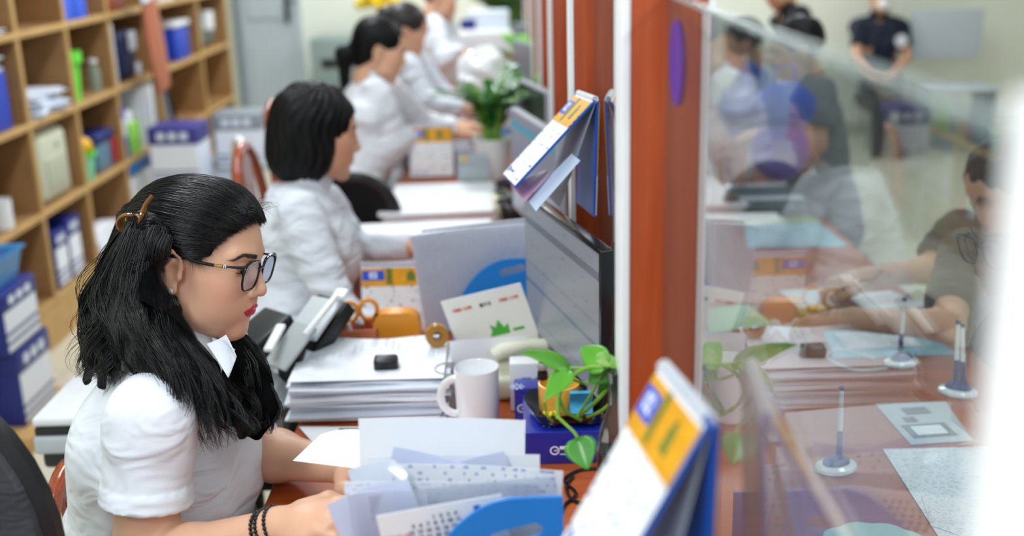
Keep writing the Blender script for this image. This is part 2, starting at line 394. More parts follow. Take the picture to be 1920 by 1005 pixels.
# door at the far left
d = MB().box((0, -0.03, 1.05), (0.42, 0.05, 2.1), r=0.004).box((0, -0.062, 1.5), (0.3, 0.012, 0.9), r=0.004).box((0, -0.062, 0.5), (0.3, 0.012, 0.7), r=0.004)
do = struct('door_1', d, m_gm); do.location = (-1.83, 8.88, 0)
h = MB().box((0.16, -0.075, 1.13), (0.035, 0.012, 0.22), r=0.004).tube([(0.16, -0.08, 1.18), (0.16, -0.13, 1.18), (0.26, -0.13, 1.18)], 0.009)
obj('door_handle', h, m_black, do)
obj('hinge', MB().box((-0.2, -0.06, 1.35), (0.03, 0.02, 0.1), r=0.003), m_gm2, do)
struct('trim_1', MB().box((-2.06, 8.86, 1.05), (0.05, 0.1, 2.14), r=0.003), m_gm2)
struct('trim_2', MB().box((-1.6, 8.86, 1.05), (0.05, 0.1, 2.14), r=0.003), m_gm)

# ------------------------------------------------------------------ counter: five desks in a row
m_desk = wood('cherry_laminate', '#a84c20', '#b85c2c', 0.33, (2, 14, 2), rings=5)
m_post = wood('cherry_post', '#a5421a', '#b85224', 0.3, (18, 18, 1.2), rings=4, coat=0.15)
m_edge = mat('desk_edge', '#6f2b14', 0.4)
ys = [0.12, 1.36, 2.62, 3.86, 5.1, 6.34, 7.4]
dl = ['clear of papers, holding the organizer of upright papers', 'under the mug and the clipped paper pile', 'under the second calendar and white folders', 'with the potted plant in the middle of the row', 'with the white covered machine', 'farthest along the row, below the far wall']
dn = ['nearest the viewer, partly bare', 'with the mug and the clipped paper pile on it', 'with loose white folders before the short-haired woman', 'with the potted zz plant on it', 'with the white covered machine on it', 'at the far end beneath the cream wall']
desk0 = None
for i in range(6):
    y0, y1 = ys[i], ys[i + 1] - 0.004
    t = thing('counter_desk', 'cherry red service counter desk ' + dn[i], 'desk', (-0.42, y0, 0), group='service counter desks')
    w = y1 - y0
    obj('desktop', MB().box((0.71, w / 2, 0.735), (1.42, w, 0.03), r=0.004), m_desk, t)
    obj('modesty_panel', MB().box((1.3, w / 2, 0.36), (0.02, w - 0.02, 0.72)), m_desk, t)
    for yy in (0.02, w - 0.02): obj('side_panel', MB().box((0.68, yy, 0.36), (1.16, 0.02, 0.72)), m_desk, t)
# ------------------------------------------------------------------ glass screen
m_glass = glassy('partition_glass', '#e9f0f0', 1.5, 0.0, haze=0.015, boost=1.25)
m_trim = mat('white_trim', '#f4f4f6', 0.3, var=0.01)
py = [0.13, 1.19, 2.16, 3.13, 4.1, 5.07, 6.04, 7.0]
pl = ['cut by the view edge, nearest of all', 'largest, beside the pothos bottle', 'behind the hanging calendar', 'second beyond the hanging calendar', 'third beyond the hanging calendar', 'fourth beyond the hanging calendar', 'fifth beyond the hanging calendar', 'last in the row by the far wall']
for i, y in enumerate(py):
    t = thing('partition_post', 'cherry wood partition post with white edge strips, ' + pl[i], 'post', (0.173, y, 0.75), group='partition posts')
    dpt = 0.07 if i else 0.1
    obj('post', MB().box((0, dpt / 2, 0.43), (0.082, dpt, 0.86), r=0.002).box((0, dpt / 2 - 0.001, 0.43), (0.002, dpt + 0.002, 0.858)), m_post, t)
    obj('edge_strip', MB().box((-0.045, dpt / 2, 0.43), (0.009, dpt + 0.004, 0.862), r=0.001), m_trim, t)
    obj('edge_strip', MB().box((0.045, dpt / 2, 0.43), (0.007, dpt + 0.004, 0.862), r=0.001), m_trim, t)
gl = ['nearest pane, reflecting the desk and the woman with glasses', 'pane behind the sharp wooden post', 'pane behind the hanging calendar', 'pane beside the zz plant', 'pane beyond the zz plant', 'pane beside the white covered machine', 'farthest pane of the screen']
for i in range(7):
    y0 = py[i] + (0.235 if i == 0 else 0.072); y1 = py[i + 1] - 0.002
    t = thing('glass_screen', 'clear glass counter screen, ' + gl[i], 'glass screen', (0.173, y0, 0.75), group='glass screen panes')
    obj('pane', MB().box((0, (y1 - y0) / 2, 0.42), (0.006, y1 - y0, 0.82)), m_glass, t, smooth=False)
    obj('top_edge', MB().box((0, (y1 - y0) / 2, 0.832), (0.0062, y1 - y0, 0.004)), mat('glass_edge', '#a9b8b8', 0.2, alpha=.75), t)
    obj('bottom_channel', MB().box((0, (y1 - y0) / 2, 0.005), (0.014, y1 - y0, 0.01)), m_trim, t)
    if i == 0: obj('end_strip', MB().box((0, -0.066, 0.42), (0.016, 0.13, 0.85), r=0.002), m_trim, t)
# round violet sticker on the near pane
c = at_x(1267, 118, 0.168)
st = obj('sticker', MB().lathe([(0.0, 0), (0.042, 0), (0.042, 0.0004), (0, 0.0004)], 40), mat('violet_sticker', '#5a2f9a', 0.5), None); place(st, c, RYm(-PI / 2)); tag(st, 'round violet sticker on the glass beside the sharp wooden post', 'sticker')

# ================================================================== BOOKCASES
m_sh = wood('shelf_edge', '#bd955a', '#caa468', 0.5, (2, 2, 2), rings=6)
m_shb = wood('shelf_back', '#80603c', '#8f6c46', 0.6, (2, 2, 2), rings=5)
m_shm = wood('shelf_face', '#977046', '#a67d50', 0.55, (2, 2, 2), rings=5)
def bookcase(y, label):
    t = thing('bookcase', label, 'bookcase', (-1.95, y[0], 0), group='cubby bookcases along the left wall')
    L = y[-1] - y[0]; zs = [0.19, 0.56, 0.935, 1.30, 1.665, 2.02]
    obj('back_panel', MB().box((-0.345, L / 2, 1.02), (0.01, L, 2.02)), m_shb, t)
    obj('plinth', MB().box((-0.17, L / 2, 0.09), (0.34, L, 0.18)), m_sh, t)
    for z in zs:
        b = MB().box((-0.175, L / 2, z), (0.33, L, 0.026)); b.cur = 1; b.box((-0.004, L / 2, z), (0.012, L, 0.0275), r=0.002); obj('shelf_board', b, [m_shm, m_sh], t)
    for yy in y:
        b = MB().box((-0.175, yy - y[0], 1.1), (0.328, 0.026, 1.84)); b.cur = 1; b.box((-0.005, yy - y[0], 1.1), (0.012, 0.0275, 1.84), r=0.002); obj('divider', b, [m_shm, m_sh], t)
YA = [2.8, 3.38, 3.97, 4.55, 5.07, 5.63, 6.33]; YB = [6.40, 7.29, 8.03]
bookcase(YA, 'long light wood cubby bookcase nearest the viewer, five bays of files and clutter')
bookcase(YB, 'light wood cubby bookcase at the far end, beside the grey door')

m_blue = mat('blue_board', '#1440b8', 0.4); m_blue2 = mat('blue_light', '#2f86d6', 0.35); m_navy = mat('navy_board', '#1b2a7c', 0.4, var=0.1)
m_paper = mat('paper', '#f3f5fb', 0.6, var=0.02); m_paperb = mat('paper_bluish', '#dfe6f2', 0.6, var=0.03)
m_label = printed('box_label', '#e9edf5', '#5b688f', 16, 12, 0.52)
m_green = mat('lime_plastic', '#6fe04a', 0.35); m_dgreen = mat('dark_green', '#2c4a2a', 0.4)
m_red = mat('red_plastic', '#b3242a', 0.35); m_yel = mat('yellow_plastic', '#f0b51e', 0.35); m_grey = mat('grey_plastic', '#8f959b', 0.45)
m_beige = mat('beige_plastic', '#c9ccb4', 0.5); m_or = mat('orange_plastic', '#e8962a', 0.4)
CUB = {}   # cell -> floor height
def cell(zr, y, dx=0.0): return (-1.97 - dx, y, [0.203, 0.573, 0.948, 1.313, 1.678][zr])
def archive_box(loc, label, rz=0.0, w=0.13, dp=0.28, h=0.27, lid=m_navy, body=None, grp=None):
    t = thing('archive_box', label, 'box', loc, rz, grp)
    obj('carton', MB().box((-dp / 2, 0, h * .42), (dp, w, h * .84), r=0.003), body or m_navy, t)
    obj('front_label', MB().box((0.001, 0, h * .4), (0.002, w - 0.015, h * .7)), m_label, t)
    obj('lid', MB().box((-dp / 2, 0, h * .85), (dp + 0.008, w + 0.008, h * .3), r=0.004), lid, t)
    s = MB(); s.box((0.0045, 0, h * .85), (0.001, w * .66, h * .012))
    for k in range(3): s.box((0.0047, -w * .24 + k * w * .24, h * .85), (0.001, w * .15, h * .13))
    obj('lid_marking', s, m_paperb, t)
    return t
def binder(loc, label, w=0.075, h=0.3, m=None, dp=0.26, grp=None, tilt=0):
    t = thing('file_binder', label, 'binder', loc, (tilt, 0, 0), grp)
    b = MB().box((-dp / 2, -w / 2 + 0.0015, h / 2), (dp, 0.003, h)).box((-dp / 2, w / 2 - 0.0015, h / 2), (dp, 0.003, h)).box((-0.0015, 0, h / 2), (0.003, w, h), r=0.001)
    obj('cover', b, m, t); obj('pages', MB().box((-dp / 2 - 0.005, 0, h / 2 - 0.008), (dp - 0.02, w - 0.012, h - 0.03)), m_paper, t)
    obj('spine_label', MB().box((0.0006, 0, h * .62), (0.001, w * .6, h * .35)), m_paperb, t)
    return t
def paper_heap(name, loc, label, w, dp, n, spread, m=None, cat='papers', seed=1, messy=0.1):
    r = random.Random(seed); b = MB(); z = 0.001
    for k in range(n):
        th = spread / n; M = T(-dp / 2 + r.uniform(-.01, .01), r.uniform(-.012, .012), z) @ RZ(r.uniform(-messy, messy))
        a, c2 = r.uniform(.0, .012), r.uniform(0, 6)
        b.grid(lambda u, v: ((u - .5) * dp, (v - .5) * w, a * math.sin(u * 3 + c2) * (abs(v - .5)) * min(1, z * 60)), 6, 6, th * 0.9, M); z += th
    o = obj(name, b, m or m_paper, None); place(o, loc); return tag(o, label, cat)
# row z 0 (bottom)
archive_box(cell(0, 4.13), 'navy and white archive box in the bottom bay left of the paired boxes', w=0.2, h=0.28)
archive_box(cell(0, 4.3), 'navy and white archive box squeezed against the divider of the bottom bay', w=0.14, h=0.3) if False else None
archive_box(cell(0, 4.72), 'navy lidded archive box, front one of the pair in the bottom bay', w=0.14, h=0.25, grp='paired archive boxes')
archive_box(cell(0, 4.88), 'navy lidded archive box, rear one of the pair in the bottom bay', w=0.14, h=0.27, grp='paired archive boxes')
paper_heap('paper_stack', cell(0, 5.3), 'leaning white papers above a red tray in the bottom bay', 0.3, 0.26, 14, 0.12, seed=4)
tr = thing('letter_tray', 'red shallow letter tray at the front of the bottom bay', 'tray', cell(0, 5.53, 0.0)); obj('tray', MB().box((-.12, 0, .004), (.24, .16, .008), r=.002).box((-.003, 0, .04), (.006, .16, .07)).box((-.12, -.078, .04), (.24, .004, .07)).box((-.12, .078, .04), (.24, .004, .07)), m_red, tr); obj('document', MB().box((-.12, 0, .03), (.2, .13, .03)), m_paper, tr)
for k, yy in enumerate((5.76, 5.9, 6.04)):
    archive_box(cell(0, yy), ['white document box beside the divider, blue packet above it', 'white document box in the middle under the blue packet', 'white document box at the far side of the blue packet'][k], w=0.125, h=0.26, lid=m_white, body=m_white, grp='white document boxes')
b = MB(); b.grid(lambda u, v: ((u - .5) * .25, (v - .5) * .42, .02 * math.sin(u * 5 + v * 7) + .02 * math.sin(v * 11)), 14, 20, .03)
o = obj('plastic_packet', b, m_blue2, None); place(o, (-2.08, 5.93, 0.515)); tag(o, 'crumpled blue plastic packet lying on the white document boxes', 'packet')
# row 1
def jar_like(name, loc, label, cat, prof, m, lid=None, lm=None, grp=None):
    t = thing(name, label, cat, loc, group=grp); obj('body', MB().lathe(prof, 28), m, t)
    if lid: obj('lid', MB().lathe(lid, 28), lm, t)
    return t
t = jar_like('mug', cell(1, 4.28, 0.03), 'cream mug on the cubby shelf beside the dark tumbler', 'mug', [(0.0, 0), (.035, 0), (.04, .005), (.042, .12), (.039, .12), (.037, .01), (0, .008)], m_white)
obj('handle', MB().tube([(0, .042 + .03 * math.sin(a), .06 + .035 * math.cos(a)) for a in np.linspace(0, PI, 9)], .006), m_white, t)
jar_like('tumbler', cell(1, 4.17, 0.12), 'dark tumbler with a bright blue lid behind the cream mug', 'tumbler', [(.0, 0), (.035, 0), (.042, .19), (0, .19)], mat('smoked', '#1c2a30', .2), [(0, .19), (.045, .19), (.045, .215), (.03, .23), (0, .23)], m_blue2)
jar_like('bottle', cell(1, 4.06, 0.1), 'dark bottle with a red cap at the edge of the mug shelf', 'bottle', [(.0, 0), (.035, 0), (.036, .15), (.015, .19), (.015, .21), (0, .21)], mat('dark_bottle', '#2c1a18', .2), [(0, .21), (.018, .21), (.018, .24), (0, .24)], m_red)
t = thing('beige_machine', 'rounded beige office machine filling a cubby, handle slot near its top', 'machine', cell(1, 4.81))
obj('case', MB().box((-.14, 0, .155), (.27, .33, .31), r=.04), m_beige, t); obj('side_panel', MB().box((-.004, 0, .12), (.012, .22, .14), r=.005), mat('beige_dark', '#b4b79f', .5), t)
obj('power_button', MB().box((.003, .03, .24), (.008, .02, .012), r=.002), m_grey, t)
t = jar_like('toy_cup', cell(1, 5.2, 0.03), 'mint plastic cup with a yellow ball on top in the cubby of toys', 'cup', [(0, 0), (.035, 0), (.05, .12), (.047, .12), (.032, .006), (0, .006)], mat('mint', '#86d8ae', .35)); obj('ball', MB().ball((0, 0, .16), .045), m_yel, t)
obj('rim_frill', MB().lathe([(.045, .115), (.06, .12), (.06, .135), (.045, .13)], 24, close=True), m_green, t)
t = thing('storage_tub', 'dark blue open tub with a red flap in the toy cubby', 'tub', cell(1, 5.44)); obj('tub', MB().box((-.13, 0, .07), (.24, .22, .14), r=.01), mat('teal_tub', '#5f7f93', .4), t); obj('cover', MB().box((-.13, .0, .165), (.26, .25, .05), r=.015), mat('navy_cover', '#12266a', .4), t); obj('flap', MB().box((.0, .1, .08), (.02, .04, .12), r=.004), m_red, t)
binder(cell(1, 5.72), 'royal blue binder at the front of the binder cubby', .075, .26, m_blue)
for k, yy in enumerate((6.02, 6.12, 6.22)):
    binder(cell(1, yy), ['white binder beside the lime box', 'white binder, middle of three beside the lime box', 'white binder against the end divider'][k], .085, .33, m_white, grp='white binders')
t = thing('storage_box', 'lime green box with white papers poking out, between blue and white binders', 'box', cell(1, 5.88)); obj('carton', MB().box((-.1, 0, .08), (.2, .16, .16), r=.004), mat('lime_box', '#9ade5a', .5), t); obj('document', MB().box((-.1, 0, .18), (.16, .12, .08), r=.02), m_paper, t)
t = thing('storage_box', 'grey box pushed to the back behind the lime box', 'box', cell(1, 5.86, .22)); obj('carton', MB().box((-.05, 0, .16), (.1, .2, .32), r=.004), m_grey, t)
# row 2
t = thing('storage_box', 'large royal blue box with folded papers on its top', 'box', cell(2, 4.24)); obj('carton', MB().box((-.15, 0, .115), (.29, .42, .23), r=.006), m_blue, t)
paper_heap('paper_stack', (-2.0, 4.28, 1.18), 'crumpled newspapers on top of the royal blue box', .3, .22, 8, .06, m_paperb, seed=9, messy=.4)
paper_heap('paper_stack', cell(2, 4.8), 'untidy heap of white and blue papers below the wooden figurine', .36, .27, 16, .1, m_paperb, seed=12, messy=.35)
t = thing('figurine', 'slim pale wooden figurine standing at the back of a cubby', 'figurine', (-2.2, 4.66, 1.0)); obj('torso', MB().tube([(0, 0, .0), (0, .01, .06), (0, .02, .12), (0, .0, .2)], [.03, .045, .022, .012], 12), mat('pale_wood', '#b98b63', .5), t); obj('head', MB().ball((0, 0, .23), .022), mat('pale_wood', '#b98b63', .5), t)
jar_like('plastic_cup', cell(2, 5.16, .02), 'tall lime green plastic cup with a red item behind it', 'cup', [(0, 0), (.03, 0), (.042, .17), (.055, .18), (.055, .23), (.05, .23), (.04, .175), (0, .1)], m_green)
jar_like('jar', cell(2, 5.2, .14), 'small red jar behind the lime green cup', 'jar', [(0, 0), (.03, 0), (.03, .26), (0, .26)], m_red)
t = thing('storage_box', 'flat dark green box beside the lime green cup', 'box', cell(2, 5.37, .1)); obj('carton', MB().box((-.08, 0, .065), (.16, .2, .13), r=.006), m_dgreen, t)
jar_like('glass_jar', cell(2, 5.53, .05), 'small clear jar beside the dark green box', 'jar', [(0, 0), (.03, 0), (.032, .1), (.02, .12), (.02, .14), (0, .14)], mat('jar_glass', '#9fb0a0', .1, alpha=.5), [(0, .14), (.022, .14), (.022, .155), (0, .155)], m_white)
binder(cell(2, 5.71), 'slim white binder leaning at the front of the navy bag cubby', .03, .31, m_white)
t = thing('document_bag', 'dark navy bag with a white tag in the cubby right of the lime cup', 'bag', cell(2, 5.95)); obj('bag_body', MB().box((-.13, 0, .13), (.24, .3, .26), r=.05), mat('navy_cloth', '#141a4a', .7), t); obj('tag', MB().box((.0, .05, .2), (.006, .11, .1), r=.002), m_paperb, t); obj('tag', MB().box((.0, .1, .05), (.006, .08, .06), r=.002), m_paperb, t)
t = thing('storage_box', 'blue box with a white lid beside the terracotta pouch', 'box', cell(2, 6.98)); obj('carton', MB().box((-.12, 0, .1), (.22, .3, .2), r=.004), m_blue, t); obj('lid', MB().box((-.12, 0, .215), (.24, .33, .03), r=.006), m_white, t)
t = thing('cup_cluster', 'white mug with grey pouch in the far cubby', 'mug', cell(2, 7.72)); obj('mug_body', MB().lathe([(0, 0), (.05, 0), (.055, .12), (.05, .12), (.045, .01), (0, .01)], 24, T(-.05, 0, .12)), m_white, t); obj('pouch', MB().box((-.15, 0, .09), (.2, .5, .18), r=.05), mat('grey_cloth', '#6f756f', .8), t); obj('pouch_top', MB().box((-.18, -.1, .22), (.15, .2, .1), r=.04), mat('blue_grey_cloth', '#5a6a88', .8), t)
# row 3
for k, yy in enumerate((5.18, 5.34)):
    t = thing('magazine_file', ['bright blue magazine file on the top visible shelf, nearer one', 'bright blue magazine file on the top visible shelf, further one'][k], 'magazine file', cell(3, yy), group='blue magazine files')
    obj('case', MB().box((-.12, 0, .14), (.24, .14, .28), r=.004), mat('mag_blue', '#2a5fe0', .4), t); obj('spine_label', MB().box((.001, 0, .18), (.002, .06, .08)), m_paperb, t)
t = thing('storage_box', 'low reddish brown box on the top visible shelf', 'box', cell(3, 5.85)); obj('carton', MB().box((-.1, 0, .035), (.2, .26, .07), r=.01), mat('red_brown', '#8c3a22', .5), t)
paper_heap('paper_stack', cell(3, 4.36), 'scraps of pale paper in the top corner cubby', .2, .2, 5, .03, m_paperb, seed=21, messy=.5)
for k, yy in enumerate((6.62, 6.72, 6.82, 6.92)):
    binder(cell(3, yy), ['white binder first in the far top cubby', 'pale blue binder second in the far top cubby', 'white binder third in the far top cubby', 'indigo binder last in the far top cubby'][k], .085, .32, [m_white, m_paperb, m_white, mat('indigo', '#3a3fae', .4)][k], grp='binders in the far top cubby')
t = thing('wrapped_parcel', 'pale blue wrapped parcel in the far top cubby', 'parcel', cell(3, 7.68)); obj('wrapping', MB().box((-.14, 0, .1), (.24, .55, .2), r=.04), mat('sky_wrap', '#4f8fd0', .4), t)
# terracotta pouch hanging from the bookcase front on grey straps
t = thing('hanging_pouch', 'long terracotta pouch with grey straps hanging before the bookcase divider', 'pouch', (-1.83, 6.0, 0.9), (0.22, 0, 0))
obj('pouch', MB().grid(lambda u, v: (.018 * math.sin(PI * u), (u - .5) * (.2 + .06 * math.sin(PI * v)) + 0, v * .46), 10, 14, .02), mat('terracotta', '#b0694c', .6), t)
obj('top_cloth', MB().grid(lambda u, v: (.02 * math.sin(5 * u), (u - .5) * (.2 - .12 * v), .48 + v * .3), 10, 10, .015), m_paperb, t)
obj('strap', MB().tube([(0, -.02, .0), (0, .0, -.15), (0.02, .03, -.45)], .012, 8), m_grey, t); obj('strap', MB().tube([(0, .03, .0), (0, .06, -.12), (0.02, .1, -.4)], .01, 8), m_black, t)
# boxes on the floor beside the bookcase
t = thing('floor_pallet', 'thin light wood board under the stacked archive boxes', 'board', (-1.85, 3.8, 0)); obj('board', MB().box((0.02, -.14, .03), (.40, .46, .06), r=.004), m_sh, t)
archive_box((-1.68, 3.66, .06), 'navy lidded archive box at the bottom of the floor stack', w=.27, dp=.34, h=.27)
archive_box((-1.68, 3.62, .335), 'navy archive box with a large white label, top of the floor stack', w=.27, dp=.34, h=.21)
t = thing('plastic_basket', 'sky blue plastic basket on top of the stacked archive boxes', 'basket', (-1.8, 3.6, .548))
bk = MB(); bk.lathe([(0, 0), (.13, 0), (.16, .1), (.175, .105), (.175, .113), (.155, .11), (.125, .008), (0, .008)], 4, Matrix.Diagonal((1, 1, 1, 1)) @ RZ(PI / 4)); obj('basket', bk, mat('sky_plastic', '#4d9ad8', .3, alpha=.85), t, smooth=False); obj('contents', MB().box((0, 0, .06), (.15, .17, .08), r=.02), m_navy, t)
# low boxes behind the red chair
for k, (x, y) in enumerate(((-1.74, 5.75), (-1.5, 6.15))):
    archive_box((x, y, .42), ['pale carton with violet lid on the low grey stand', 'pale carton with grey lid on the low grey stand'][k], w=.25, dp=.26, h=.3, lid=mat('violet_lid', '#3d3a86', .5) if k == 0 else mat('grey_lid', '#8d949c', .5), body=m_paperb, rz=-PI / 2)
t = thing('low_stand', 'low grey stand carrying the two pale cartons', 'stand', (-1.62, 6.15, 0)); obj('stand_top', MB().box((0, 0, .405), (.5, .85, .025)), m_grey, t)
for a in (-.22, .22):
    for c in (-.4, .4): obj('leg', MB().box((a, c, .2), (.03, .03, .395)), m_grey, t)
# things by the back wall
t = thing('metal_cabinet', 'low grey green metal cabinet with drawers against the cream back wall', 'cabinet', (-1.2, 8.62, 0)); obj('body', MB().box((0, 0, .46), (.5, .4, .92), r=.006), mat('green_grey', '#8b9c98', .45), t)
for z in (.2, .5): obj('drawer', MB().box((0, -.205, z), (.44, .014, .26), r=.004), mat('green_grey2', '#7d8d8a', .45), t)
obj('badge', MB().box((-.1, -.206, .74), (.14, .012, .06), r=.003), m_black, t); obj('badge', MB().box((.12, -.206, .74), (.1, .012, .07), r=.003), m_black, t)
t = thing('wooden_stand', 'small light wood stand beside the metal cabinet', 'stand', (-.77, 8.6, 0)); obj('frame', MB().box((-.15, 0, .48), (.03, .3, .96)).box((.15, 0, .48), (.03, .3, .96)).box((0, 0, .95), (.33, .32, .03)).box((0, 0, .6), (.3, .3, .03)), m_sh, t)
t = thing('yellow_vase', 'bright yellow vase with yellow blooms on the wooden stand', 'vase', tuple(at_y(712, 48, 8.55)[k_] if k_ < 2 else .965 for k_ in range(3))); obj('vase', MB().lathe([(0, 0), (.04, 0), (.05, .06), (.02, .12), (.03, .14), (0, .13)], 20), m_yel, t)
b = MB(); r = random.Random(3)
for k in range(26): b.ball((r.uniform(-.16, .16), r.uniform(-.1, .1), .2 + r.uniform(-.05, .07)), r.uniform(.025, .045), nu=8, nv=6)
obj('blooms', b, mat('yellow_bloom', '#f2d21a', .6), t)
# ================================================================== THINGS ON THE STAFF SIDE
DZ = 0.7505
def frame_of(o, x, z):
    x = Vector(x).normalized(); z = Vector(z); z = (z - x * z.dot(x)).normalized(); y = z.cross(x)
    return Matrix(((x.x, y.x, z.x, o[0]), (x.y, y.y, z.y, o[1]), (x.z, y.z, z.z, o[2]), (0, 0, 0, 1)))
def usheet(name, label, TL, TR, h, m, dn=(0, 0, -1), bend=0.004, th=0.0005, cat='paper', grp=None, curl=0.0, parent=None, extra=None, seed=0):
    """sheet standing up: local x across, z up, origin at its lower left corner"""
    TL, TR = Vector(TL), Vector(TR); w = (TR - TL).length; d = Vector(dn).normalized()
    M = frame_of(TL + d * h, TR - TL, -d)
    r = random.Random(seed); ph = r.uniform(0, 6)
    def fn(u, v):
        return (u * w, bend * math.sin(PI * u + ph * .1) + bend * .5 * math.sin(5 * v + ph) * u + curl * (max(0, v - .6) ** 2), v * h)
    o = obj(name, MB().grid(fn, 16, 14, th), m, None); o.matrix_basis = M
    tag(o, label, cat, grp)
    return o, M, w
m_pp = printed('printed_page', '#f2f4fa', '#b9bfcd', 100, 80, 0.5); m_pf = printed('printed_faint', '#eff2fa', '#d2d7e2', 90, 70, 0.52); m_hand = printed('handwritten', '#e9ebf1', '#a5a9cc', 60, 70, 0.56)
m_lav = mat('lavender_paper', '#d3d9f2', .6, var=.03)
m_sleeve = glassy('clear_sleeve', '#eef1f6', 1.45, 0.08, haze=.22, hazecol='#eef1fa')
m_or_blue = mat('sorter_blue', '#1583dd', 0.38, var=.03)
m_ink = mat('ink_dark', '#3b3f4a', .6); m_inkb = mat('ink_blue', '#1d55c4', .5); m_inkr = mat('ink_red', '#d8452e', .5); m_lgreen = mat('leaf_print', '#4bb03c', .5)
# --- blue desk sorter with upright papers, near the viewer
def sorter(org, rz, label, dn, w=.2, h=.2, low=.55):
    t = thing('desk_sorter', label, 'organizer', org, rz)
    def panel(y, flip=False):
        n = 26; pts = [(w / 2, 0), (w / 2, h)]
        for k in range(n + 1):
            a = PI / 2 * k / n; pts.append((w / 2 - .05 - (w - .05) * math.sin(a), h * (.0 + 1.0 * math.cos(a)) if True else 0))
        # slots cut as outline bridges are avoided: slots are built by splitting the panel in strips
        return pts
    for yy in dn:
        me = bmesh.new(); pts = [(p[0], p[1] * (1 if yy == dn[0] else low)) for p in panel(yy)]
        vs = [me.verts.new((p[0], yy, p[1])) for p in pts]
        holes = []
        for (cx, cz, L, a) in (((w * .24, h * .86, .042, .24), (w * .1, h * .5, .075, .2)) if yy == dn[0] else ()):
            ring = []
            for k in range(20):
                b = 2 * PI * k / 20; xx = (L / 2 if math.cos(b) > 0 else -L / 2) + .0085 * math.cos(b); zz = .0085 * math.sin(b)
                ring.append(me.verts.new((cx + xx * math.cos(a) - zz * math.sin(a), yy, cz + xx * math.sin(a) + zz * math.cos(a))))
            holes.append(ring)
        ed = []
        for ring in [vs] + holes:
            for k in range(len(ring)): ed.append(me.edges.new((ring[k], ring[(k + 1) % len(ring)])))
        bmesh.ops.triangle_fill(me, use_beauty=True, edges=ed)
        g = bmesh.ops.extrude_face_region(me, geom=me.faces[:]); bmesh.ops.translate(me, vec=(0, .004, 0), verts=[v for v in g['geom'] if isinstance(v, bmesh.types.BMVert)])
        bmesh.ops.recalc_face_normals(me, faces=me.faces)
        m2 = bpy.data.meshes.new('divider'); me.to_mesh(m2); me.free(); link('divider', m2, m_or_blue, t, smooth=True)
    obj('base', MB().box((0, (dn[0] + dn[-1]) / 2, .004), (w, dn[-1] - dn[0] + .02, .008), r=.002), m_or_blue, t)
    return t
so = at(1056, 932, 1.2)
SH = so.z - DZ
sorter((so.x - .1, so.y, DZ), 0.0, 'blue plastic desk sorter with slotted rounded dividers holding the front papers', (0, .1, .16, .26), w=.2, h=SH)
U = lambda a, b, c: at(a, b, c)
# papers standing in it, front to back
DY = lambda a, b, D: at(a, b, D)
def up(name, label, tl, tr, D, m, **k):
    a, b = at(tl[0], tl[1], D), at(tr[0], tr[1], k.pop('D2', D)); dx = b - a; dn = Vector((dx.z, 0, -dx.x)) if k.pop('square', True) else Vector((0, 0, -1))
    h = k.pop('h', None)
    if h is None: h = min(a.z, b.z) - DZ - .003
    return usheet(name, label, a, b, h, m, dn=dn, **k)
o, M, w = up('calendar_card', 'white rounded card with rows of dates and blue emblems, behind the front blue divider', (705, 968), (940, 926), 1.235, mat('card', '#eceef2', .45, var=.01), h=.12, cat='calendar card', bend=.001, th=.0012)
days = '\n'.join('  '.join('%2d' % (r * 7 + c - 2) if 0 < r * 7 + c - 2 <= 31 else '  ' for c in range(7)) for r in range(5))
text(days, .0062, (w * .45, -.0012, .092), RX, m_ink, o, 'dates', bold=.0002, spacing=1.25)
text('THÁNG 02', .007, (w * .12, -.0012, .09), RX @ RZ(-.0), m_inkr, o, 'heading')
e = MB(); e.lathe([(.0035, 0), (.006, 0), (.006, .0004), (.0035, .0004)], 20, T(w * .9, -.0008, .106) @ RXm(PI / 2), close=True); e.box((w * .79, -.001, .104), (.007, .0004, .016)); obj('emblem', e, m_inkb, o)
text('NGÂN HÀNG\nCHÍNH SÁCH', .006, (w * .91, -.0012, .088), RX, m_inkb, o, 'lettering', spacing=1.0)
up('plastic_sleeve', 'clear plastic sleeve with a folded white corner, left of the dated card', (650, 930), (800, 915), 1.25, m_sleeve, cat='plastic sleeve', bend=.006, seed=2)
up('paper_sheet', 'crumpled pale sheet sticking out furthest left of the sorter', (612, 948), (765, 896), 1.262, m_lav, bend=.01, seed=3, square=True, h=.16)
up('envelope', 'clear envelope with torn flap leaning behind the dated card', (690, 932), (1042, 893), 1.27, m_sleeve, cat='envelope', bend=.005, seed=5)
up('paper_sheet', 'white sheet whose grey printed block shows low at the left', (645, 905), (1010, 905), 1.28, m_pf, bend=.004, seed=6)
up('envelope', 'grey white envelope with violet handwriting along its top edge', (735, 872), (1056, 884), 1.29, m_hand, cat='envelope', bend=.006, seed=7, th=.001)
up('paper_sheet', 'slanted pale sheet with a folded top left corner', (652, 884), (740, 862), 1.30, m_paperb, bend=.008, seed=8)
up('paper_sheet', 'lavender sheet with its raised corner leaning left in the bundle', (738, 838), (875, 872), 1.315, m_lav, bend=.004, seed=9)
up('paper_sheet', 'lavender sheet rising to a point on the right of the bundle', (845, 872), (945, 846), 1.32, m_lav, bend=.003, seed=10)
up('paper_sheet', 'white sheet with a cut step at its right end, behind the envelope', (690, 858), (1012, 853), 1.33, m_paper, bend=.004, seed=11)
up('paper_sheet', 'tallest blank white sheet standing at the back of the sorter', (671, 788), (985, 791), 1.345, m_paper, bend=.006, seed=12, curl=.02)
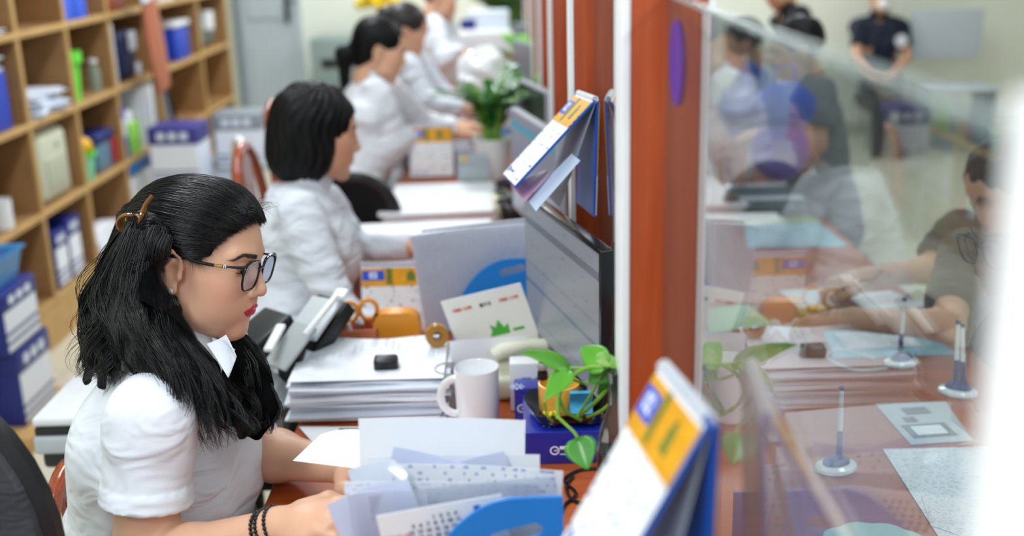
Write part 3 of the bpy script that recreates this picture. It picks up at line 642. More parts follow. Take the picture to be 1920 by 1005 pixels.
# folded paper corners (small crumples)
def patch(name, label, cs, m, cat='paper', bulge=.01, th=.0005, grp=None, n=12, parent=None):
    cs = [Vector(c) for c in cs]; o0 = cs[3].copy()
    nrm = (cs[1] - cs[0]).cross(cs[3] - cs[0]).normalized()
    def fn(u, v):
        p = (cs[3] * (1 - u) + cs[2] * u) * (1 - v) + (cs[0] * (1 - u) + cs[1] * u) * v
        return p - o0 + nrm * bulge * math.sin(PI * u) * math.sin(PI * v * .9)
    o = obj(name, MB().grid(fn, n, n, th), m, parent); o.location = o0
    return tag(o, label, cat, grp) if cat else o
patch('paper_scrap', 'small folded white scrap tucked at the left of the bundle', [at(735, 862, 1.28), at(765, 890, 1.27), at(758, 905, 1.27), at(728, 880, 1.28)], m_paper)
patch('paper_sheet', 'blank white page bending over the woman\'s far hand', [at(600, 815, 1.62), at(690, 806, 1.5), at(720, 885, 1.42), at(549, 864, 1.58)], m_paper, bulge=-.015)
patch('paper_sheet', 'flat white page on the desk under the black pen', [at_z(560, 800, DZ + .004), at_z(860, 800, DZ + .004), at_z(860, 845, DZ + .004), at_z(600, 845, DZ + .004)], m_paper, bulge=.001)
o = obj('pen', MB().tube([at_z(636, 806, DZ + .01), at_z(700, 806, DZ + .01)], .0035), m_black, None); tag(o, 'black pen lying on the page before the clipped pile', 'pen')
# --- clipped paper pile
t = thing('paper_stack', 'thick pile of printed sheets held by a black clip, beside the mug', 'papers', (-.285, 2.085, DZ), 0.0)
r = random.Random(5); z = 0.001
for k in range(17):
    w = .298 + r.uniform(-.008, .014); dd = .212 + r.uniform(-.02, .02); th = .0045; c0, c1 = r.uniform(0, 6), r.uniform(.001, .004)
    zz = z
    obj('sheet_bundle', MB().grid(lambda u, v: ((u - .5) * w, (v - .5) * dd, c1 * math.sin(u * 6 + c0) * (k / 16) - .01 * (k / 16) * (max(0, .25 - v)) * 2), 14, 10, th * .88, T(r.uniform(-.008, .008), r.uniform(-.008, .008), zz + th / 2) @ RZ(r.uniform(-.045, .045))), m_paper if k % 3 else m_paperb, t); z += th
obj('top_sheet', MB().grid(lambda u, v: ((u - .5) * .3, (v - .5) * .215, .003 * math.sin(u * 9) * v + .012 * max(0, v - .5)), 14, 10, .001, T(.0, .01, z + .004)), m_pf, t)
cp = thing('binder_clip', 'black binder clip gripping the top of the printed pile', 'clip', at(725, 690, 2.2), (0.25, 0, 0)); obj('jaw', MB().box((0, 0, 0.004), (.048, .03, .044), r=.007), m_black, cp); obj('wire_handle', MB().tube([(-.016, 0, .012), (-.018, -.012, .022), (-.01, -.02, .024), (.0, -.016, .02)], .0014, 6), m_black, cp)
# --- mug
t = thing('mug', 'tall white ceramic mug beside the clipped paper pile', 'mug', (-.07, 1.95, DZ), 0)
obj('cup', MB().lathe([(0, .0), (.036, 0), (.04, .003), (.0425, .115), (.0415, .118), (.0395, .115), (.037, .01), (0, .008)], 48), m_wgloss, t)
a_ = np.linspace(-PI / 2, PI / 2, 12); obj('handle', MB().tube([(-.039 - .03 * math.cos(a), -.008, .062 + .036 * math.sin(a)) for a in a_], .006, 10, flat=1.3), m_wgloss, t)
t = thing('glass_tumbler', 'small patterned grey glass behind the mug handle', 'glass', (-.125, 2.03, DZ)); obj('glass_body', MB().lathe([(0, 0), (.026, 0), (.03, .085), (.0285, .085), (.025, .004), (0, .004)], 28), mat('cut_glass', '#b5b2ac', .15, alpha=.75, var=.6, scale=90), t)
# --- phone on a card box
t = thing('card_box', 'small white box with red and blue print under the phone', 'box', (.03, 2.025, DZ)); obj('carton', MB().box((0, 0, .05), (.075, .04, .1), r=.003), m_white, t); obj('print', MB().box((.01, -.0205, .055), (.05, .001, .03)), printed('carton_print', '#e9d9dd', '#4a63c0', 30, 30, .45), t)
t = thing('desk_phone', 'cream desk telephone behind the mug', 'phone', (.028, 2.125, DZ), .15)
obj('phone_base', MB().box((0, 0, .025), (.15, .13, .05), r=.012).box((0, .02, .055), (.14, .09, .03), r=.012), mat('cream_plastic', '#dcdcc6', .4), t)
obj('handset', MB().tube([(-.07, -.02, .082), (-.055, -.02, .092), (0, -.02, .1), (.055, -.02, .092), (.07, -.02, .082)], [.017, .02, .014, .02, .017], 12, flat=.8), mat('cream_plastic', '#dcdcc6', .4), t)
kp = MB()
for i in range(4):
    for j in range(3): kp.box((-.03 + j * .02, -.055 + i * .012, .051), (.013, .008, .006))
obj('keypad', kp, m_white, t)
# --- blue boxes, tray, yellow cup
def bluebox(loc, dims, label, rz=0):
    t = thing('gift_box', label, 'box', loc, rz, 'navy gift boxes'); obj('carton', MB().box((0, 0, dims[2] / 2), dims, r=.002), mat('gift_blue', '#1a2a9a', .22, coat=.5), t)
    e = MB(); R = RXm(PI / 2); e.lathe([(.006, 0), (.0085, 0), (.0085, .0004), (.006, .0004)], 20, T(-.022, -dims[1] / 2, dims[2] * .42) @ R, close=True)
    e.box((-.018, -dims[1] / 2 - .0002, dims[2] * .42), (.01, .0004, .002)).box((.012, -dims[1] / 2 - .0002, dims[2] * .5), (.05, .0004, .006)).box((.012, -dims[1] / 2 - .0002, dims[2] * .3), (.05, .0004, .0015))
    obj('emblem', e, m_paper, t)
    star = MB(); 
    for k in range(4): star.box((0, 0, 0), (.03, .004, .0004), T(-.03, -dims[1] * .3, dims[2] + .0004) @ RZ(k * PI / 4))
    obj('star_print', star, mat('silver_print', '#b8c2e8', .3), t); return t
bluebox((.09, 1.86, DZ), (.15, .17, .062), 'glossy navy box with a white swirl emblem, under the black tray')
bluebox((.035, 1.976, DZ + .0), (.07, .05, .07), 'upright navy box between the mug and the yellow cup')
tz = DZ + .064
t = thing('ashtray', 'wavy glossy black tray resting on the navy box', 'tray', (.098, 1.85, tz))
def wav(a): return 1 + .06 * math.sin(5 * a)
b = MB(); n = 48
rings = [(.0, .004), (.045, .003), (.062, .012), (.076, .022), (.079, .024), (.072, .006), (.05, 0), (0, 0)]
vs = []; fs = []
for i in range(n):
    a = 2 * PI * i / n
    for q, z_ in rings: vs.append((q * wav(a) * math.cos(a), q * wav(a) * math.sin(a), z_ + .004 * math.sin(3 * a) * (q > .05)))
for i in range(n):
    j = (i + 1) % n
    for k in range(len(rings)): fs.append((i * 8 + k, j * 8 + k, j * 8 + (k + 1) % 8, i * 8 + (k + 1) % 8))
b.add(vs, fs); obj('dish', b, mat('black_gloss', '#0c0d10', .08, coat=1), t)
t = thing('yellow_cup', 'small round yellow cup standing in the black tray', 'cup', (.08, 1.842, tz + .006)); obj('cup', MB().lathe([(0, 0), (.031, 0), (.036, .01), (.037, .056), (.034, .057), (.032, .012), (0, .008)], 36), mat('amber_cup', '#f0b94e', .35), t)
t = thing('dried_twigs', 'dried twigs and tiny yellow flowers lying in the black tray', 'twigs', (.125, 1.81, tz + .012))
b = MB(); r = random.Random(8)
for k in range(16):
    a = r.uniform(0, 6.28); p = Vector((r.uniform(-.03, .03), r.uniform(-.015, .015), r.uniform(0, .006))); q = p + Vector((math.cos(a) * .02, math.sin(a) * .012, r.uniform(-.002, .008))); b.tube([p, (p + q) / 2 + Vector((0, 0, .003)), q], .0012, 5)
obj('twig', b, mat('twig', '#7b6a35', .7), t)
b = MB(); 
for k in range(12): b.ball((-.06 + r.uniform(-.012, .012), r.uniform(-.012, .005), .004 + r.uniform(0, .006)), .004, nu=6, nv=5)
obj('blossom', b, mat('tiny_yellow', '#e2d23a', .6), t)
t = thing('snow_globe', 'tiny clear figurine with a dark base behind the pothos leaf', 'figurine', at(1017, 698, 2.0)); obj('globe', MB().ball((0, 0, .012), .010), mat('clear_ball', '#c8c8c8', .08, alpha=.6), t); obj('core', MB().ball((0, 0, .012), (.008, .008, .012)), m_black, t); obj('base', MB().lathe([(0, -.012), (.01, -.012), (.009, .002), (0, .002)], 16), m_black, t)
t = thing('sweet_packet', 'small clear and blue packet beside the yellow cup', 'packet', at(1090, 755, 1.95)); obj('packet', MB().grid(lambda u, v: ((u - .5) * .04, .008 * math.sin(4 * v), (v - .5) * .045), 8, 8, .006), mat('packet_blue', '#49a6d8', .2, var=.5, scale=60), t)
# cable
cb = [at_z(1120, 878, DZ + .003), at_z(1085, 882, DZ + .003), at_z(1058, 900, DZ + .003), at_z(1080, 925, DZ + .003), at_z(1060, 945, DZ + .003), at_z(1050, 960, DZ + .004)]
o = obj('power_cable', MB().tube([tuple(p) for p in spline([tuple(c) for c in cb], 40)], .0028, 6), m_black, None); tag(o, 'thin black cable curling on the red desk beside the sorter', 'cable')
cb = [at_z(1075, 893, DZ + .003), at_z(1062, 912, DZ + .003), at_z(1075, 938, DZ + .003), at_z(1125, 950, DZ + .003)]
o = obj('power_cable', MB().tube([tuple(p) for p in spline([tuple(c) for c in cb], 30)], .0028, 6), m_black, None); tag(o, 'black cable running toward the glass bottle across the red desk', 'cable')
# --- glass bottle and pothos
m_bottle = mat('bottle_glass', '#e8f2ec', 0.02, trans=1.0, ior=1.45, var=0)
bp = at(1163, 850, 1.36); bz = DZ; top = at(1160, 688, 1.34).z - bz
t = thing('glass_bottle', 'tall clear glass bottle of water with roots inside, beside the wooden post', 'bottle', (bp.x - .003, bp.y, bz))
pr = [(0, 0.003), (.024, 0), (.026, .004), (.026, top * .72), (.022, top * .80), (.012, top * .88), (.0105, top * .96), (.013, top)]
obj('bottle_body', MB().lathe(pr, 40), m_bottle, t)
obj('water', MB().lathe([(0, .006), (.0235, .006), (.0235, top * .74), (0, top * .74)], 32), mat('water', '#e6eee8', 0.0, trans=1.0, ior=1.2, var=0), t)
b = MB(); r = random.Random(2)
for k in range(22):
    p = [Vector((r.uniform(-.008, .008), r.uniform(-.008, .008), top * .7))]
    for q in range(6): p.append(p[-1] + Vector((r.uniform(-.009, .009), r.uniform(-.009, .009), -top * .1)))
    p = [Vector((max(-.02, min(.02, v.x)), max(-.02, min(.02, v.y)), v.z)) for v in p]; b.tube(p, .0012, 5)
obj('root', b, mat('root', '#9a7a50', .7), t)
m_stem = mat('pothos_stem', '#7fae3c', .4); m_leaf = mat('pothos_leaf', '#5aa52c', .35, var=.3, scale=30, coat=.2); m_leafd = mat('pothos_leaf_deep', '#3f8f22', .35, var=.25, scale=30, coat=.25); m_leafv = mat('pothos_leaf_pale', '#9fd06a', .3, var=.35, scale=25, coat=.2)
def leaf_mesh(mb, base, tip, width, nrm, fold=.14, droop=.15, heart=True, n=14, tilt=0):
    base, tip = Vector(base), Vector(tip); L = (tip - base).length; x = (tip - base).normalized(); nn = Vector(nrm); nn = (nn - x * nn.dot(x)).normalized(); s = x.cross(nn)
    def fn(u, v):
        t_ = u; wv = (max(0, math.sin(PI * t_ ** .66)) ** .75) * (1 - .3 * t_ ** 3) * width / 2
        k = (v - .5) * 2
        bx = -.12 * L * (abs(k) ** 1.5) * (1 - t_) * (1 if heart else 0)
        return base + x * (t_ * L + bx) + s * (k * wv) + nn * (abs(k) * wv * fold - droop * L * t_ * t_ + .012 * L * math.sin(9 * t_) * abs(k))
    mb.grid(fn, n, 8, .0006); return mb
t = thing('pothos_plant', 'trailing green pothos with glossy leaves growing from the glass bottle', 'plant', (bp.x, bp.y, bz + top))
o0 = Vector((bp.x, bp.y, bz + top))
def pl(a, b, D): return at(a, b, D) - o0
cd = Vector((0, -.9, .35))
for (b_, t_, D1, D2, w_, m_, n_, dr) in [((1066, 690), (986, 651), 1.36, 1.30, .036, m_leaf, (-.1, -.5, .8), .12), ((1134, 684), (1084, 650), 1.34, 1.37, .036, m_leaf, (.2, -.95, .1), .1),
        ((1122, 674), (1170, 676), 1.33, 1.35, .020, m_leafv, (0, -.7, .6), .2), ((1064, 698), (1022, 746), 1.33, 1.30, .028, m_leaf, (-.4, -.8, .2), .1), ((1138, 690), (1104, 716), 1.36, 1.36, .034, m_leafd, (0, -.9, .3), .1),
        ((1132, 700), (1165, 735), 1.38, 1.38, .028, m_leafd, (0, -.8, .4), .1), ((1084, 826), (1102, 880), 1.33, 1.315, .040, m_leafd, (-.1, -.95, .3), .08), ((1160, 690), (1190, 660), 1.36, 1.34, .026, m_leaf, (0, -.8, .4), .1), ((1152, 700), (1120, 745), 1.37, 1.39, .02, m_leafd, (0.4, -.9, .3), .1)]:
    obj('leaf', leaf_mesh(MB(), pl(*b_, D1), pl(*t_, D2), w_, n_, droop=dr), m_, t, smooth='all')
for pts, r_ in [([(1160, 692, 1.34), (1135, 689, 1.34), (1100, 690, 1.35), (1066, 712, 1.36), (1048, 742, 1.38), (1046, 785, 1.38)], .0028), ([(1046, 782, 1.37), (1060, 795, 1.36), (1080, 815, 1.345), (1086, 836, 1.335)], .002),
        ([(1160, 690, 1.34), (1128, 676, 1.34)], .0018), ([(1100, 690, 1.35), (1068, 690, 1.36)], .0018), ([(1066, 712, 1.36), (1062, 700, 1.335)], .0016), ([(1122, 712, 1.37), (1105, 745, 1.38), (1083, 780, 1.39)], .0022),
        ([(1145, 722, 1.38), (1118, 752, 1.39), (1084, 782, 1.4)], .0026), ([(1160, 740, 1.39), (1128, 770, 1.4), (1100, 782, 1.4)], .0022), ([(1020, 752, 1.3), (1026, 778, 1.33), (1036, 790, 1.36)], .0014), ([(1048, 745, 1.38), (1060, 770, 1.39), (1090, 788, 1.4)], .0024), ([(1130, 690, 1.345), (1122, 712, 1.36), (1096, 718, 1.37), (1075, 712, 1.36)], .002)]:
    P_ = spline([tuple(pl(*q)) for q in pts], 18); obj('stem', MB().tube([tuple(q) for q in P_], r_, 7), m_stem, t)

# --- tent calendars taped to the screen
m_ph1 = mat('photo_orange', '#e8a21c', .4, var=.35, scale=40); m_ph2 = mat('photo_green', '#6c7a2c', .5, var=.4, scale=40); m_calp = printed('calendar_page', '#eceef2', '#8d97ac', 45, 55, .6)
m_calb = mat('calendar_blue', '#1555b8', .35); m_grayin = mat('calendar_inner', '#9aa0ab', .4); m_sp = mat('spiral_white', '#e8eaee', .3)
def tent_calendar(name, label, W_, H_, M1, Mb, parent_loc, plain=False, back_photo=True, legs=True):
    """local frame: x along the spiral, page hangs to -z in its own plane; M1 page frame, Mb back leg frame"""
    t = thing('tent_calendar', label, 'calendar', parent_loc)
    def part(nm, mb, m, M, sm=True):
        o = obj(nm, mb, m, t, sm); o.matrix_basis = T(*(-Vector(parent_loc))) @ M; return o
    def sheet(y, z0, z1, x0=0, x1=W_, th=.001): return MB().box(((x0 + x1) / 2, y, (z0 + z1) / 2), (x1 - x0, th, abs(z1 - z0)))
    pg = part('page', sheet(-.002, -.004, -H_), m_calp, M1)
    ph = part('photo', sheet(-.0032, -.008, -H_ * .33, .0, W_, .0006), m_ph1, M1)
    part('photo', sheet(-.0037, -.008, -H_ * .3, W_ * .36, W_ * .44, .0004), m_ph2, M1)
    part('photo', MB().box((W_ * .7, -.0037, -H_ * .2), (W_ * .12, .0004, H_ * .12)).box((W_ * .7, -.0037, -H_ * .12), (W_ * .07, .0004, H_ * .04)), m_ph2, M1)
    nb = part('number_box', sheet(-.0039, -H_ * .09, -H_ * .24, W_ * .02, W_ * .33, .0004), mat('cal_number_blue', '#2355d0', .4), M1)
    tx = text('02', H_ * .13, (0, 0, 0), RX, m_paper, t, 'number', bold=.0006); tx.matrix_basis = T(*(-Vector(parent_loc))) @ M1 @ T(W_ * .175, -.0044, -H_ * .165) @ RX
    lg = part('logo', MB().lathe([(.003, 0), (.006, 0), (.006, .0004), (.003, .0004)], 16, T(W_ * .1, -.0028, -H_ * .92) @ RXm(PI / 2), close=True).box((W_ * .3, -.0028, -H_ * .92), (W_ * .25, .0004, .004)), m_inkb, M1)
    part('cover_board', sheet(.001, -.002, -H_ * 1.01, -.002, W_ + .002, .003), m_calb, M1)
    b = MB()
    for k in range(int(W_ / .006)):
        b.tube([(.003 + k * .006, .006 * math.cos(a), .001 + .006 * math.sin(a)) for a in np.linspace(0, 2 * PI, 9)[:-1]], .0011, 5, closed=True)
    part('spiral', b, m_sp, M1)
    part('back_board', sheet(.001, -.002, -H_ * 1.01, -.002, W_ + .002, .003), m_calb, Mb); part('back_lining', sheet(-.001, -.004, -H_, 0, W_, .0008), m_calb, Mb)
    z1 = M1.col[2].xyz; z2 = Mb.col[2].xyz; Mx = frame_of(M1.translation + Vector((.002, 0, 0)), M1.col[0].xyz, z1 * .42 + z2 * .58); part('inner_flap', sheet(0, -.004, -H_ * .97, 0, W_, .0012), m_grayin, Mx)
    part('back_page', sheet(.004, -.004, -H_ * .66, 0, W_, .0015), mat('plum_board', '#4a4352', .5) if plain else m_ph1, Mb); part('back_page', sheet(.004, -H_ * .66, -H_, 0, W_, .0015), mat('plum_board', '#4a4352', .5) if plain else m_paper, Mb)
    return t
def cal_frames(far, near, down, back=(0, 0, -1), shift=.0):
    far, near = Vector(far), Vector(near); return frame_of(far, near - far, -Vector(down)), frame_of(far + Vector((.004, 0, 0)), near - far, -Vector(back))
fa, ne = at(1243, 688, .98), at(1330, 792, .845)
down = at(1131, 1002, .93) - at(1243, 688, .98)
M1, Mb = cal_frames(fa, ne, down, (-.045, 0, -1)); tent_calendar('c', 'tent calendar numbered 02, big and blurred, hanging on the near glass pane', (ne - fa).length, .185, M1, Mb, tuple(fa), plain=True)
fa, ne = at(1084, 176, 2.12), at(1116, 188, 1.98)
down = at(952, 330, 2.1) - at(1084, 176, 2.12)
M1, Mb = cal_frames(fa, ne, down, (-.05, 0, -1)); tc2 = tent_calendar('c', 'tent calendar numbered 02 hanging high over the monitor with leaflets tucked in', (ne - fa).length, down.length, M1, Mb, tuple(fa))
patch('leaflet', 'pale blue leaflet tucked under the hanging calendar', [at(1072, 288, 2.0), at(1088, 301, 1.94), at(1005, 396, 1.95), at(988, 374, 2.02)], mat('leaflet_blue', '#c3d3ea', .35), 'leaflet', bulge=.006)
patch('leaflet', 'pink leaflet between the hanging calendar and the blue leaflet', [at(1024, 318, 2.08), at(1030, 322, 2.0), at(985, 378, 2.0), at(958, 348, 2.08)], mat('leaflet_pink', '#d79fc8', .4), 'leaflet', bulge=.004)
# --- desk calendars facing the viewer
def desk_calendar(label, tl, tr, D, H_, yaw=0):
    a, b = at(*tl, D), at(*tr, D); b.z = a.z; W_ = (b - a).length
    M1 = frame_of(a, b - a, Vector((0, .18, 1))); Mb = frame_of(a + Vector((0, .004, 0)), b - a, Vector((0, -.18, 1)))
    return tent_calendar('c', label, W_, H_, M1, Mb, tuple(a))
a = at(676, 497, 2.62); desk_calendar('tent calendar numbered 02 standing on the desk beside the short-haired woman', (676, 497), (810, 497), 2.62, (a.z - DZ) / 1.02)
a = at(766, 236, 4.25); desk_calendar('tent calendar with yellow photo standing far down the desk near the potted plant', (766, 236), (848, 236), 4.25, (a.z - DZ) / 1.02)
# --- monitors
def screen_mat():
    m = mat('screen_lit', '#20242a', .25, var=0); nt = m.node_tree; b = nt.nodes['Principled BSDF']; L = nt.links.new
    tc = nt.nodes.new('ShaderNodeTexCoord'); sp = nt.nodes.new('ShaderNodeSeparateXYZ'); L(tc.outputs['Object'], sp.inputs[0])
    cr = nt.nodes.new('ShaderNodeValToRGB'); e = cr.color_ramp; e.interpolation = 'CONSTANT'
    cols = [(0, '#b3bac4'), (.13, '#9fb0ae'), (.15, '#b6bdc7'), (.36, '#7f97b5'), (.39, '#b6bdc7'), (.5, '#a9b2c0'), (.52, '#b9c0c9'), (.78, '#7c8494'), (.83, '#b5bcc6'), (.93, '#9aa2b0')]
    e.elements[0].position = 0; e.elements[0].color = lin(cols[0][1]); e.elements[1].position = cols[1][0]; e.elements[1].color = lin(cols[1][1])
    for p, c in cols[2:]: q = e.elements.new(p); q.color = lin(c)
    mr = nt.nodes.new('ShaderNodeMapRange'); mr.inputs[1].default_value = -.15; mr.inputs[2].default_value = .15; L(sp.outputs['Z'], mr.inputs[0]); L(mr.outputs[0], cr.inputs[0])
    nz = nt.nodes.new('ShaderNodeTexNoise'); nz.inputs['Scale'].default_value = 60; mp = nt.nodes.new('ShaderNodeMapping'); mp.inputs['Scale'].default_value = (1, 1, 3); L(tc.outputs['Object'], mp.inputs[0]); L(mp.outputs[0], nz.inputs['Vector'])
    gt = nt.nodes.new('ShaderNodeMath'); gt.operation = 'GREATER_THAN'; gt.inputs[1].default_value = .68; L(nz.outputs['Fac'], gt.inputs[0])
    mx = nt.nodes.new('ShaderNodeMix'); mx.data_type = 'RGBA'; L(gt.outputs[0], mx.inputs['Factor']); L(cr.outputs[0], mx.inputs['A']); mx.inputs['B'].default_value = lin('#737b8c')
    L(mx.outputs['Result'], b.inputs['Emission Color']); b.inputs['Emission Strength'].default_value = .42; return m
m_scr = screen_mat(); m_scr2 = mat('screen_teal_bar', '#20242a', .25, emit='#9c9fb8', es=.45)
def monitor(label, ctop, ang, w, h, scr, frame_m, grp='monitors', zt=None):
    """ctop: centre of the top edge"""
    ct = Vector(ctop); cz = ct.z - h / 2
    t = thing('monitor', label, 'monitor', (ct.x, ct.y, DZ), ang, grp)
    obj('housing', MB().box((0, .012, cz - DZ), (w, .024, h), r=.003).box((0, .035, cz - DZ), (w * .7, .03, h * .7), r=.01), frame_m, t)
    s = obj('screen', MB().box((0, 0, 0), (w - .018, .001, h - .024)), scr, t); s.location = (0, -.0008, cz - DZ + .004)
    if scr is m_scr2: obj('title_bar', MB().box((0, -.0022, cz - DZ + h * .36), (w - .018, .0006, .022)), mat('teal_bar', '#1a6f80', .3, emit='#1c8aa0', es=.5), t)
    obj('stand_neck', MB().box((0, .055, (cz - h * .3 - DZ) / 2), (.05, .02, cz - h * .3 - DZ + .02), r=.004), frame_m, t)
    obj('stand_foot', MB().box((0, .05, .006), (.2, .15, .012), r=.005), frame_m, t)
    return t
A1 = at(1126, 441, 1.86); A2 = at(983, 386, 2.3)
ang = math.atan2(A1.y - A2.y, A1.x - A2.x); m_bk = mat('monitor_black', '#121316', .18, coat=.4)
monitor('large black framed monitor with a grey table on screen, below the hanging calendar', (A1 + A2) / 2 + Vector((0, 0, 0)), ang, (A1 - A2).length, .29, m_scr, m_bk)
A1 = at(1040, 244, 2.8); A2 = at(958, 209, 3.25); monitor('grey framed monitor with a teal bar, behind the hanging calendar', (A1 + A2) / 2, math.atan2(A1.y - A2.y, A1.x - A2.x), (A1 - A2).length + .02, .3, m_scr2, mat('monitor_grey', '#a7a9b2', .4))
A1 = at(1024, 172, 3.75); A2 = at(972, 148, 4.1); monitor('small grey monitor with a dark screen beyond the teal barred one', (A1 + A2) / 2, math.atan2(A1.y - A2.y, A1.x - A2.x), (A1 - A2).length, .3, mat('screen_dark', '#3a443c', .2), mat('monitor_grey', '#a7a9b2', .4))
A1 = at(1004, 88, 5.1); A2 = at(960, 72, 5.45); monitor('grey monitor seen between leafy plants down the row', (A1 + A2) / 2, math.atan2(A1.y - A2.y, A1.x - A2.x), (A1 - A2).length, .26, mat('screen_mist', '#6a7078', .3), m_grey)
A1 = at(1004, 52, 6.2); A2 = at(962, 42, 6.6); monitor('farthest dark grey monitor near the last plant', (A1 + A2) / 2, math.atan2(A1.y - A2.y, A1.x - A2.x), (A1 - A2).length, .26, mat('screen_mist2', '#565c66', .3), m_grey)
# --- second sorter with clear folders
q = at(1005, 468, 2.5)
sorter((q.x - .1, q.y, DZ), 0, 'blue slotted desk sorter partly hidden by the large monitor', (0, .07, .14), w=.19, h=q.z - DZ - .02)
up('clear_folder', 'clear folder of printed sheets standing behind the promotional card', (771, 440), (990, 418), 2.54, m_pf, cat='folder', bend=.006, th=.012, seed=21)
up('plastic_sleeve', 'glossy clear sleeve over the front of the standing folder', (768, 445), (992, 412), 2.52, m_sleeve, cat='plastic sleeve', bend=.012, th=.0012, seed=22)
up('document_folder', 'grey backed folder standing behind the glossy sleeve', (790, 432), (1000, 408), 2.58, mat('folder_grey', '#aab0ba', .5), cat='folder', bend=.004, th=.01, seed=23)
o, M, w = up('promo_card', 'white rounded promotional card with red prices and a green crown shape', (826, 566), (976, 530), 2.33, mat('card2', '#f0efe9', .45, var=.01), h=.145, cat='card', bend=.001, th=.002, D2=2.27)
text('1900 1199', .0105, (w * .22, -.0016, .118), RX, m_inkr, o, 'lettering', bold=.0003); text('1900 1199', .0105, (w * .8, -.0016, .118), RX, m_inkr, o, 'lettering', bold=.0003); text('@ E Q', .009, (w * .51, -.0016, .118), RX, m_ink, o, 'lettering', bold=.0003)
cr_ = [(0, 0), (.045, 0), (.046, .022), (.036, .014), (.027, .034), (.018, .018), (.006, .026), (.008, .012)]
g = MB(); g.add([(w * .44 + x_, -.0018, .045 + z_) for x_, z_ in cr_], [tuple(range(8))]); g.box((w * .8, -.0018, .05), (.025, .0005, .006)); obj('green_print', g, m_lgreen, o, smooth=False)
o, M, w = up('paper_sheet', 'printed sheet standing in front of the promotional card', (842, 640), (985, 630), 2.24, m_paper, cat='paper', bend=.003, seed=31)
t = thing('tape_roll', 'brown roll of packing tape standing beside the promotional card', 'tape', at(819, 628, 2.28), (0, 0, .2)); obj('tape', MB().lathe([(.0105, -.009), (.0235, -.009), (.0235, .009), (.0105, .009)], 36, RXm(PI / 2), close=True), mat('brown_tape', '#a8772c', .25), t); obj('core', MB().lathe([(.0085, -.009), (.0105, -.009), (.0105, .009), (.0085, .009)], 30, RXm(PI / 2), close=True), m_shb, t)
t = thing('card_holder', 'rounded orange plastic holder between scissors and tape roll', 'holder', at_z(745, 702, DZ) + Vector((0, .06, 0)), 0); b = MB(); b.prism([(-.048, 0), (.048, 0), (.05, .1), (.044, .115), (.03, .124), (-.03, .124), (-.044, .115), (-.05, .1)], -.02, .02, RXm(PI / 2)); obj('holder', b, m_or, t)
t = thing('pen_box', 'salmon pink pen box holding orange scissors and pens', 'pen holder', at_z(668, 702, DZ) + Vector((0, .06, 0)), .1)
b = MB(); b.box((0, 0, .004), (.09, .07, .008)); 
for (cx, cy, sx, sy) in ((-.043, 0, .004, .07), (.043, 0, .004, .07), (0, -.033, .09, .004), (0, .033, .09, .004)): b.box((cx, cy, .045), (sx, sy, .09))
obj('box', b, mat('salmon', '#e88a68', .4), t)
t2 = thing('scissors', 'orange handled scissors standing in the salmon pen box', 'scissors', tuple(Vector(t.location) + Vector((.006, 0, .018))), .15)
for s in (-1, 1):
    obj('handle', MB().tube([(s * .021 + .019 * math.cos(a), s * .004, .105 + .022 * math.sin(a)) for a in np.linspace(0, 2 * PI, 20)[:-1]], .005, 8, closed=True), m_or, t2); obj('blade', MB().box((s * -.004, s * .003, .04), (.012, .002, .09), r=.001), m_chrome, t2)
for k, (dx, m_, L_, lab) in enumerate(((-.025, mat('pink_pen', '#f0a0a0', .4), .12, 'pink marker in the salmon pen box'), (-.005, m_white, .09, 'white marker in the salmon pen box'), (.034, m_black, .11, 'black pen in the salmon pen box'))):
    o = obj('marker_pen', MB().lathe([(0, 0), (.007, 0), (.007, L_ * .8), (.005, L_), (0, L_)], 14), m_, None); place(o, tuple(Vector(t.location) + Vector((dx, -.012, .012))), (0.05, .12 * (1 if dx > 0 else -1), 0)); tag(o, lab, 'pen')
o = obj('name_card', MB().box((0, 0, .03), (.06, .001, .06)), printed('name_card_print', '#f2f2f4', '#d06050', 30, 30, .55), None); place(o, at_z(675, 712, DZ) + Vector((0, .03, 0)), (-.1, 0, 0)); tag(o, 'small white card leaning on the salmon pen box', 'card')
# ================================================================== PEOPLE
def skin_mat(name, c, rough=.42):
    m = mat(name, c, rough, var=.05, scale=60, bump=.08, sss=.12, spec=.4); nt = m.node_tree; b = nt.nodes['Principled BSDF']
    src = b.inputs['Base Color'].links[0].from_socket; at_ = nt.nodes.new('ShaderNodeAttribute'); at_.attribute_name = 'tone'
    mx = nt.nodes.new('ShaderNodeMix'); mx.data_type = 'RGBA'; mx.blend_type = 'MULTIPLY'; mx.inputs['Factor'].default_value = 1
    nt.links.new(src, mx.inputs['A']); nt.links.new(at_.outputs['Color'], mx.inputs['B']); nt.links.new(mx.outputs['Result'], b.inputs['Base Color']); return m
m_skin = skin_mat('skin', '#dcab8e'); m_skind = skin_mat('skin_tan', '#cf9d80')
def hair_mat(name='hair', c='#09080a', r=.3):
    m = mat(name, c, r, var=.3, scale=40, spec=.5); return m
m_hair = hair_mat(); m_hairs = mat('hair_blurred', '#08080a', .5, var=.3, scale=40, spec=.22); m_hairm = mat('hair_mass', '#050506', .8, spec=.08); m_hairb = hair_mat('hair_brown', '#1c1512', .45)
